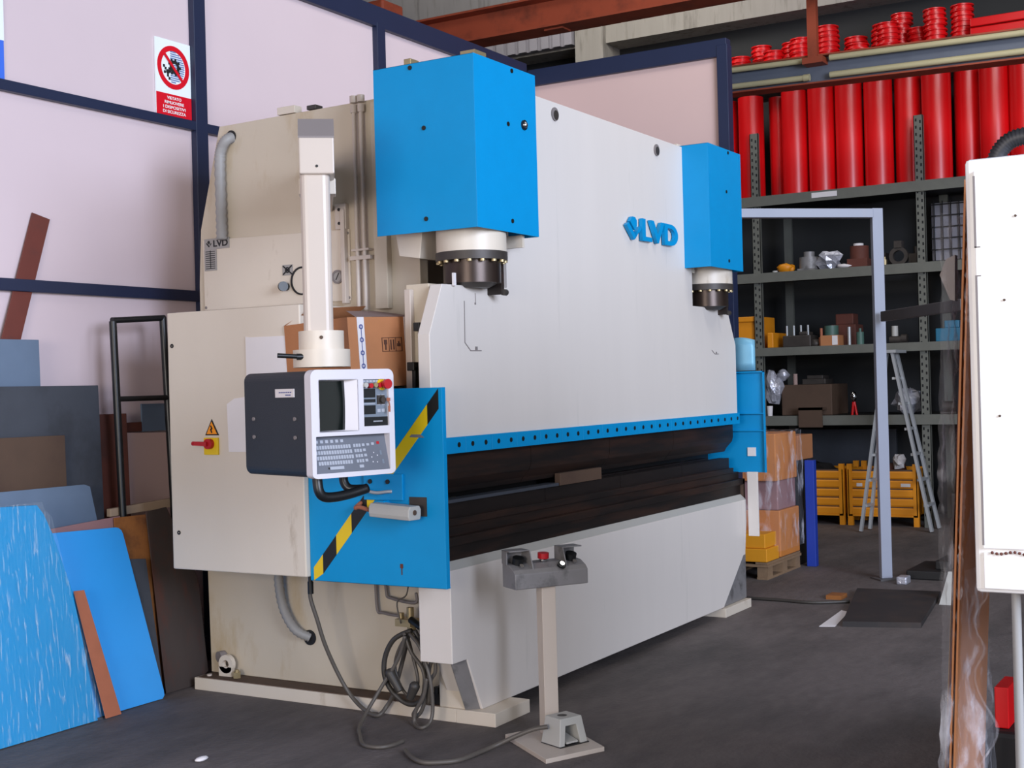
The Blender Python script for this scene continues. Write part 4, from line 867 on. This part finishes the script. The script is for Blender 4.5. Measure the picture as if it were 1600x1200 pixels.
B().tube([(5.2, 3.69, .44), (5.19, 3.786, .393), (5.19, 3.842, .305), (5.19, 3.849, .211), (5.19, 3.805, .138), (5.2, 3.742, .091), (5.2, 3.675, .089), (5.2, 3.629, .139), (5.2, 3.618, .247), (5.2, 3.636, .367), (5.2, 3.671, .441)], .0125, 10, sub=6).build('cable', 'hose', pb)
B().tube([(5.22, 3.70, .44), (5.21, 3.77, .35), (5.21, 3.80, .25), (5.21, 3.76, .15), (5.21, 3.70, .12), (5.2, 3.66, .2), (5.2, 3.69, .33), (5.2, 3.72, .43)], .008, 8, sub=6).build('cable', 'cable', pb)
B().tube([(5.18, 3.72, .43), (5.18, 3.68, .339), (5.18, 3.618, .266), (5.18, 3.607, .176), (5.18, 3.642, .097), (5.18, 3.677, .047), (5.18, 3.663, .034), (5.18, 3.625, .074), (5.18, 3.592, .177), (5.18, 3.574, .285), (5.18, 3.547, .312), (5.18, 3.545, .257), (5.18, 3.573, .21), (5.18, 3.587, .102)], .0095, 8, sub=6).build('cable', 'cable', pb)
B().tube([(5.16, 3.70, .42), (5.17, 3.752, .303), (5.15, 3.835, .172), (5.08, 3.87, .07), (4.97, 3.84, .015), (4.851, 3.745, .010), (4.743, 3.645, .010), (4.736, 3.561, .010), (4.789, 3.523, .010), (4.872, 3.519, .010)], .0095, 8, sub=6).build('cable', 'cable', pb)
B().tube([(5.15, 3.573, .231), (5.15, 3.598, .138), (5.15, 3.641, .073), (5.14, 3.643, .014), (5.09, 3.57, .012), (5.13, 3.55, .03), (5.15, 3.545, .083), (5.15, 3.549, .188), (5.15, 3.568, .276), (5.15, 3.612, .38), (5.17, 3.68, .43)], .0095, 8, sub=6).build('cable', 'cable', pb)
for p, q in (((5.17, 3.80, .23), (5.17, 3.745, .15)), ((5.17, 3.66, .18), (5.17, 3.69, .12))):
    B().cyl(p, q, .026, 12, r2=.018).ball(p, .026, 12).build('cable_plug', 'hose', pb)

# ================================================================= cardboard box on the guard
bx = thing('cardboard_box', 'open brown cardboard box with printed packing tape on the blue guard', 'box', (4.95, 3.85, 1.6))
XM = Matrix.Translation((4.80, 3.70, 1.605)) @ Matrix.Rotation(D(-12), 4, 'Z') @ Matrix.Rotation(D(-2.6), 4, Vector((.8, .6, 0)))
w_, d_, h_ = .43, .465, .325; t = .006
B(XM).box(0, w_, 0, t, 0, h_).box(0, t, t, d_, 0, h_).box(w_ - t, w_, t, d_, 0, h_).box(t, w_ - t, d_ - t, d_, 0, h_).box(t, w_ - t, t, d_ - t, 0, t).build('box_body', 'card', bx)
B(XM).add([(0, d_, h_), (w_ * .9, d_, h_), (w_ * 1.02, d_ - .10, h_ + .085), (.06, d_ - .14, h_ + .07)], [(0, 1, 2, 3), (3, 2, 1, 0)]).build('rear_flap', 'card', bx)
B(XM).add([(.05, 0, h_ + .001), (w_ - .0, 0, h_ + .001), (w_ - .005, .3, h_ + .055), (.20, .24, h_ + .05)], [(0, 1, 2, 3)]).add([(w_, 0, h_ - .001), (w_ + .0, .33, h_), (w_ - .01, .3, h_ + .05)], [(0, 1, 2)]).build('top_flap', 'cardlight', bx)
for x0 in (.055, .345):
    tp = B(XM).box(x0, x0 + .042, -.002, 0, .0, h_).build('packing_tape', 'paper', bx)
    b = B(XM)
    for k in range(5): b.ring((x0 + .021, -.0025, .04 + k * .06), (x0 + .021, -.0035, .04 + k * .06), .012, .007, 10)
    b.box(x0 + .0195, x0 + .0225, -.0035, -.0025, .03, .29)
    b.build('tape_print', 'inkblue', tp)
b = B(XM); b.ring((0, 0, 0), (0, 0, 0.0001), .0001, .00005, 4)
b.box(0.199, 0.325, -.0015, 0, 0.225, 0.228).box(0.199, 0.325, -.0015, 0, 0.162, 0.165).box(0.199, 0.203, -.0015, 0, 0.162, 0.228).box(0.321, 0.325, -.0015, 0, 0.162, 0.228).box(0.241, 0.244, -.0015, 0, 0.162, 0.228).box(0.283, 0.286, -.0015, 0, 0.162, 0.228)
b.box(0.217, 0.226, -.0015, 0, 0.170, 0.195).box(0.212, 0.231, -.0015, 0, 0.195, 0.218).box(0.251, 0.259, -.0015, 0, 0.170, 0.218).box(0.268, 0.276, -.0015, 0, 0.170, 0.218).box(0.293, 0.315, -.0015, 0, 0.185, 0.200).box(0.300, 0.308, -.0015, 0, 0.200, 0.210)
b.build('handling_marks', 'brownink', bx)

# ================================================================= two-hand control stand
st = thing('control_stand', 'two-hand control stand with cream post and grey button head before the machine', 'control stand', (5.03, 2.92, 0))
B().prism([(5.134, 3.14), (4.862, 2.775), (5.141, 2.64), (5.42, 3.0)], 'z', 0, .02).build('base_plate', 'column', st, .002)
PM = Matrix.Translation((5.235, 2.965, 0)) @ Matrix.Rotation(D(-38), 4, 'Z')
B(PM).box(-.034, .034, -.034, .034, .02, .70).build('post', 'column', st, .003)
hd = Matrix.Translation((5.235, 2.965, .692)) @ Matrix.Rotation(D(-33), 4, 'Z')
body = B(hd).prism([(-.065, 0), (.065, 0), (.065, .108), (.0, .104), (-.045, .085), (-.065, .068)], 'x', -.185, .185).build('control_box', 'grey', st, .004)
for sgn in (-1, 1):
    xa = sgn * .185; xi = sgn * .085
    g = B(hd)
    lo, hi = min(xa, xi), max(xa, xi)
    g.prism([(-.05, .08), (.065, .108), (.065, .165), (-.015, .165)], 'x', xi - .0025, xi + .0025)          # inner cheek
    g.prism([(-.01, .162), (.068, .162), (.068, .167), (-.01, .167)], 'x', lo, hi)     # roof
    if sgn < 0: g.prism([(.02, .10), (.065, .108), (.065, .165), (.02, .165)], 'x', xa - .0, xa + .004)
    g.prism([(.063, .105), (.068, .105), (.068, .167), (.063, .167)], 'x', lo, hi)
    g.build('button_guard', 'grey', st)
    B(hd).cyl(((xa + xi) / 2, .01, .105), ((xa + xi) / 2, .0, .135), .026, 18).build('push_button', 'black', st)
    B(hd).cyl(((xa + xi) / 2, -.03, .098), ((xa + xi) / 2, -.034, .103), .010, 12).build('button_screw', 'chrome', st)
B(hd).cyl((.0, .02, .111), (.0, .018, .12), .02, 16).build('button_collar', 'chrome', st)
B(hd).cyl((.0, .018, .12), (.0, .016, .145), .026, 20).build('emergency_stop', 'red', st)
B(hd).cyl((.06, -.04, .085), (.06, -.050, .096), .020, 20).build('selector_collar', 'black', st)
B(hd).cyl((.06, -.050, .096), (.06, -.054, .100), .012, 16).build('selector_switch', 'chrome', st)
# foot pedal
fp = thing('foot_pedal', 'worn grey foot pedal standing on the base plate of the control stand', 'pedal', (5.12, 2.83, .02))
FM = Matrix.Translation((5.125, 2.83, .021)) @ Matrix.Rotation(D(-22), 4, 'Z')
b = B(FM)
b.add([(-.075, -.06, 0), (-.045, -.06, 0), (-.03, -.05, .085), (.03, -.05, .085), (.045, -.06, 0), (.085, -.06, 0), (.065, -.045, .118), (-.055, -.045, .118),
       (-.075, .07, 0), (.085, .07, 0), (.065, .06, .118), (-.055, .06, .118), (-.045, .05, 0), (-.03, .05, .085), (.03, .05, .085), (.045, .05, 0)],
      [(0, 1, 2, 7), (2, 3, 6, 7), (3, 4, 5, 6), (7, 6, 10, 11), (0, 7, 11, 8), (5, 9, 10, 6), (8, 11, 10, 9), (1, 12, 13, 2), (2, 13, 14, 3), (3, 14, 15, 4)])
b.build('hood', 'ltgrey', fp, .003)
B(FM).box(-.075, .088, -.065, .07, -.001, .003).build('rubber_foot', 'gap', fp)
B(FM).prism([(-.055, .008), (.04, .03), (.04, .036), (-.055, .016)], 'x', -.032, .032).build('treadle', 'ltgrey', fp)
B(FM).cyl((.0, .01, .118), (.0, .01, .1185), .022, 16).build('worn_patch', 'oily', fp)
B().tube([(5.06, 2.875, .10), (5.03, 2.93, .09), (5.00, 3.00, .06), (4.96, 3.07, .025), (4.882, 3.10, .012), (4.726, 3.115, .012), (4.658, 3.168, .012), (4.623, 3.242, .012), (4.667, 3.329, .012), (4.746, 3.419, .012)], .010, 10, sub=8).build('cable', 'cable', fp)

# ================================================================= sheets leaning at the left
def sheet(name, pts, yb, k, th, m, label, cat='metal sheet', film_=None):
    vs = [(x, yb + k * z, z) for x, z in pts]; n = len(vs); vs += [(x, y + th, z) for x, y, z in vs]
    fs = [list(range(n)), list(range(n, 2 * n))[::-1]] + [[i, i + n, (i + 1) % n + n, (i + 1) % n] for i in range(n)]
    # orientation: front faces -y
    ar = sum(pts[i][0] * pts[(i + 1) % n][1] - pts[(i + 1) % n][0] * pts[i][1] for i in range(n))
    if ar < 0: fs = [q[::-1] for q in fs]
    return tag(B().add(vs, fs).build(name, m, None, .002), label, cat)
sheet('grey_plate', [(3.6, 1.90), (4.640, 1.90), (4.640, .01), (3.6, .01)], 5.56, .018, .006, 'bluegrey', 'blue-grey steel sheet, topmost behind the dark plate at the left')
sheet('steel_plate', [(3.7, 1.664), (4.985, 1.659), (4.985, .01), (3.7, .01)], 5.50, .03, .01, 'darkplate', 'large dark mill-scale plate leaning at the left')
sheet('steel_plate', [(3.8, 1.412), (4.712, 1.404), (4.703, .01), (3.8, .01)], 5.46, .03, .008, 'brownplate', 'dark brown plate in front of the large dark plate')
sheet('steel_plate', [(4.93, 1.503), (5.24, 1.501), (5.235, .01), (4.93, .01)], 5.57, .03, .006, 'rust', 'narrow red-brown rusty plate right of the large dark plate')
sheet('steel_plate', [(3.75, 1.15), (4.775, 1.145), (4.812, 1.132), (4.846, .955), (4.846, .01), (3.75, .01)], 5.38, .05, .006, 'bluegrey', 'slate-grey sheet with chipped corner above the blue wrapped sheet')
sheet('steel_plate', [(4.40, .94), (4.957, .966), (4.965, .01), (4.40, .01)], 5.32, .06, .006, 'mauve', 'mauve brown plate behind the blue rounded sheet')
sheet('steel_plate', [(4.90, .961), (5.146, .958), (5.149, .6), (5.165, .01), (4.90, .01)], 5.295, .07, .006, 'orust', 'mottled orange rust plate behind the blue sheet')
sheet('steel_plate', [(5.118, .972), (5.27, .985), (5.415, .67), (5.45, .55), (5.45, .06), (5.32, .003), (5.124, .003)], 5.245, .115, .006, 'darkrust', 'large dark rusty plate beside the machine base')
sheet('steel_plate', [(4.94, .743), (5.062, .729), (5.079, .264), (5.082, .003), (4.94, .003)], 5.22, .12, .004, 'darkplate', 'thin dark plate just behind the blue rounded sheet')
sheet('white_board', [(5.262, 1.393), (5.62, 1.38), (5.62, .01), (5.27, .01)], 5.630, .01, .01, 'wall2', 'pale board between the rusty plate and the black frame', 'board')
sheet('steel_plate', [(5.377, 1.551), (5.64, 1.549), (5.64, 1.394), (5.38, 1.394)], 5.632, .006, .01, 'bluegrey', 'small dark grey plate seen through the black frame', 'plate')
sheet('steel_plate', [(5.19, 1.448), (5.374, 1.45), (5.374, 1.396), (5.19, 1.396)], 5.63, .006, .008, 'rust', 'tiny brown offcut beside the small dark grey plate', 'plate')
sheet('wood_plank', [(4.975, .998), (5.44, 1.018), (5.44, .968), (4.975, .956)], 5.47, .0, .03, 'plank', 'pale wooden plank lying across the leaning plates', 'plank')
sheet('rusty_bar', [(4.697, 2.572), (4.811, 2.546), (4.584, 1.899), (3.925, .02), (3.81, .02), (4.471, 1.92)], 5.596, .036, .006, 'rustbar', 'long brown steel bar leaning against the lilac wall', 'bar')
sheet('blue_sheet', [(4.40, .931), (4.877, .915), (4.900, .910), (4.916, .896), (4.924, .875), (5.045, .046), (5.045, .02), (5.03, .004), (4.40, .004)], 5.175, .17, .003, 'blue_sheet', 'bright blue painted sheet with rounded corners, unwrapped')
ws = sheet('blue_wrapped_sheet', [(3.5, 1.12), (4.113, 1.094), (4.300, 1.086), (4.335, 1.04), (4.375, .946), (4.466, .645), (4.503, .405), (4.538, .116), (4.552, .005), (3.5, .005)], 5.13, .09, .03, 'blue', 'blue sheet wrapped in creased clear film at the left edge')
sheet('copper_strip', [(4.492, .645), (4.559, .642), (4.691, .006), (4.588, .006)], 5.115, .15, .003, 'copper', 'copper-brown strip leaning between the two blue sheets', 'strip')
def ff(u, v):
    z = .01 + v * 1.09; xr = 4.335 + (4.555 - 4.335) * (1 - v) ** .9 - (.03 if v > .96 else 0)
    x = 3.5 + (xr + .012 - 3.5) * u
    return (x, 5.13 + .09 * z - .008 - .012 * abs(math.sin(23 * u + 3 * v)) * abs(math.sin(9 * u + 2)) - rnd.uniform(0, .004), z)
o = B().add(*cloth(44, 30, ff), smooth=True).build('film', 'filmsheet', ws)
# black frame
s = thing('tubular_frame', 'black tubular ladder-like frame leaning on the wall beside the machine', 'frame', (5.2, 5.4, 0))
def ly(z): return 5.47 + .02 * z
B().cyl((5.055, ly(0) - .04, .0), (5.025, ly(2.0) - .04, 2.0), .02, 12).build('leg', 'black', s)
B().cyl((5.42, ly(0) - .06, .0), (5.39, ly(2.03) - .04, 2.03), .02, 12).build('leg', 'black', s)
B().cyl((5.02, ly(2) - .04, 2.005), (5.40, ly(2) - .04, 2.03), .017, 12).build('rung', 'black', s)
B().cyl((5.03, ly(1.6) - .05, 1.583), (5.40, ly(1.6) - .05, 1.583), .015, 12).build('rung', 'black', s)
B().cyl((5.395, ly(1) - .1, 1.07), (5.37, ly(1) - .1, 1.07), .02, 10).build('clamp_knob', 'black', s)

# ================================================================= right: cardboard sheets, film, white cabinet
CA = D(2.0)
def edge_board(name, x0, x1, yA0, yA1, th, m, label, cat, z1=2.25):
    # sheet nearly in line with view: near edge at x0; yA0 = y at floor, yA1 = y at top
    vs = []
    for (x) in (x0, x1):
        for (z, y) in ((0, yA0), (z1, yA1)):
            yy = y + (x - x0) * math.tan(CA)
            vs += [(x, yy, z), (x, yy + th, z)]
    fs = [(0, 1, 3, 2), (4, 6, 7, 5), (0, 2, 6, 4), (1, 5, 7, 3), (2, 3, 7, 6), (0, 4, 5, 1)]
    return tag(B().add(vs, [q[::-1] for q in fs]).build(name, m), label, cat)
edge_board('cardboard_sheet', 4.25, 4.82, .976, .862, .006, 'card', 'nearest brown cardboard sheet standing against the white cabinet', 'cardboard', 2.21)
edge_board('cardboard_sheet', 4.25, 4.80, .988, .876, .006, 'card', 'second brown cardboard sheet, just left of the nearest one', 'cardboard', 2.20)
edge_board('cardboard_sheet', 4.26, 4.8, 1.002, .879, .005, 'rust', 'thin dark reddish sheet left of the two cardboard sheets', 'board', 2.17)
edge_board('cardboard_sheet', 4.26, 4.8, 1.010, .925, .004, 'wood', 'lower grey-brown sheet at the far left of the cardboard bundle', 'board', 1.35)
def fw(u, v):   # film hugging the bundle, flaring at its top left
    z = v * 2.1; a = u * 2 - 1
    fl = .045 * math.exp(-((z - 2.05) / .07) ** 2) if a > 0 else 0
    x = 4.24 + (abs(a)) * .35 - .02 + rnd.uniform(-.006, .006)
    y = 1.005 - .052 * v + (-.105 + .06 * v if a < 0 else .004 + fl) * (abs(a)) ** .4 + .006 * math.sin(13 * v + 3 * a) + rnd.uniform(-.005, .005)
    return (x, y, z)
fb = B().add(*cloth(16, 70, fw), smooth=True)
fb.add(*cloth(3, 90, lambda u, v: (4.232 + rnd.uniform(-.006, .004), .86 + .016 * u + rnd.uniform(-.004, .004) + .06 * (1 - v) ** 1.3, .9 + 1.22 * v)), smooth=False)
def prof(z): return .020 + .075 * math.exp(-((z - .46) / .10) ** 2) + .035 * math.exp(-((z - .72) / .05) ** 2) + .045 * math.exp(-((z - .90) / .05) ** 2)
fb.add(*cloth(8, 40, lambda u, v: (4.27 + .12 * u + rnd.uniform(-.004, .004), .955 - .02 * v - u * prof(.28 + .7 * v) + .008 * math.sin(5 * u + 20 * v), .28 + .7 * v)), smooth=True)
fb.tube([(4.39, .955 - .02 * t - prof(.28 + .7 * t), .28 + .7 * t) for t in [k / 30 for k in range(31)]], .004, 6, sub=1)
T('plastic_wrap', fb, 'film', 'clear crinkled plastic film around the standing cardboard sheets', 'plastic wrap')
T('foam_wedge', B().prism([(.989, 1.917), (.968, 1.967), (.94, 1.979), (.944, 1.832), (.959, 1.837)], 'x', 4.36, 4.40), 'capgrey', 'grey-mauve wedge of foam sticking out left of the film', 'foam')

wc = thing('white_cabinet', 'overexposed white machine cabinet at the right picture edge', 'cabinet', (4.2, .3, 0))
body = B().box(3.86, 4.7, -.7, .80, .985, 2.20).build('cabinet_body', 'cabwhite', wc, .012)
B().box(3.848, 3.86, -.65, .775, 1.11, 2.165).build('door', 'cabwhite', body, .003)
B().box(3.85, 3.86, -.65, .775, .998, 1.10).build('lower_panel', 'cabwhite', body, .003)
b = B()
for z0, z1 in ((1.95, 2.15), (1.12, 1.87)): b.box(3.8455, 3.848, .770, .776, z0, z1)
for z in (1.95, 1.87): b.box(3.8455, 3.848, .760, .776, z, z + .003)
b.build('door_seam', 'capgrey', body)
for y, z in ((.70, 1.80), (.665, 2.03), (.72, 1.48)): B().cyl((3.849, y, z), (3.843, y, z), .0035, 8).build('door_screw', 'brownplate', body)
b = B()
for k in range(9): b.ball((3.846, .75 - k * .012, 1.10 - .003 * math.sin(k)), .0045, 8)
b.build('door_chain', 'rust', body)
B().cyl((3.93, .705, .0), (3.93, .705, .985), .013, 14).build('front_leg', 'conduit', wc)
B().box(3.95, 4.02, .56, .66, 0, .985).build('corner_post', 'column', wc, .003)
B().box(4.6, 4.68, .5, .6, 0, .985).build('rear_leg', 'column', wc, .003)
B().box(4.1, 4.3, .60, .66, .93, .985).build('under_bracket', 'column', wc)
B().tube([(3.95, .735, 2.19), (3.95, .722, 2.225), (3.95, .69, 2.255), (3.95, .64, 2.262), (3.95, .58, 2.245), (3.95, .54, 2.19)], .022, 14, ribs=1, sub=10).build('ribbed_hose', 'rub', wc)
T('red_box', B().box(5.1, 5.3, .951, 1.001, .291, .442), 'redpaint', 'red block on a dark crate in the shade beneath the white cabinet', 'block', .004)
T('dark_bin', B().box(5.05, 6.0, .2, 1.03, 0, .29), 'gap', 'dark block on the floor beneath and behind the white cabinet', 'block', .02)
bpy.context.view_layer.update()
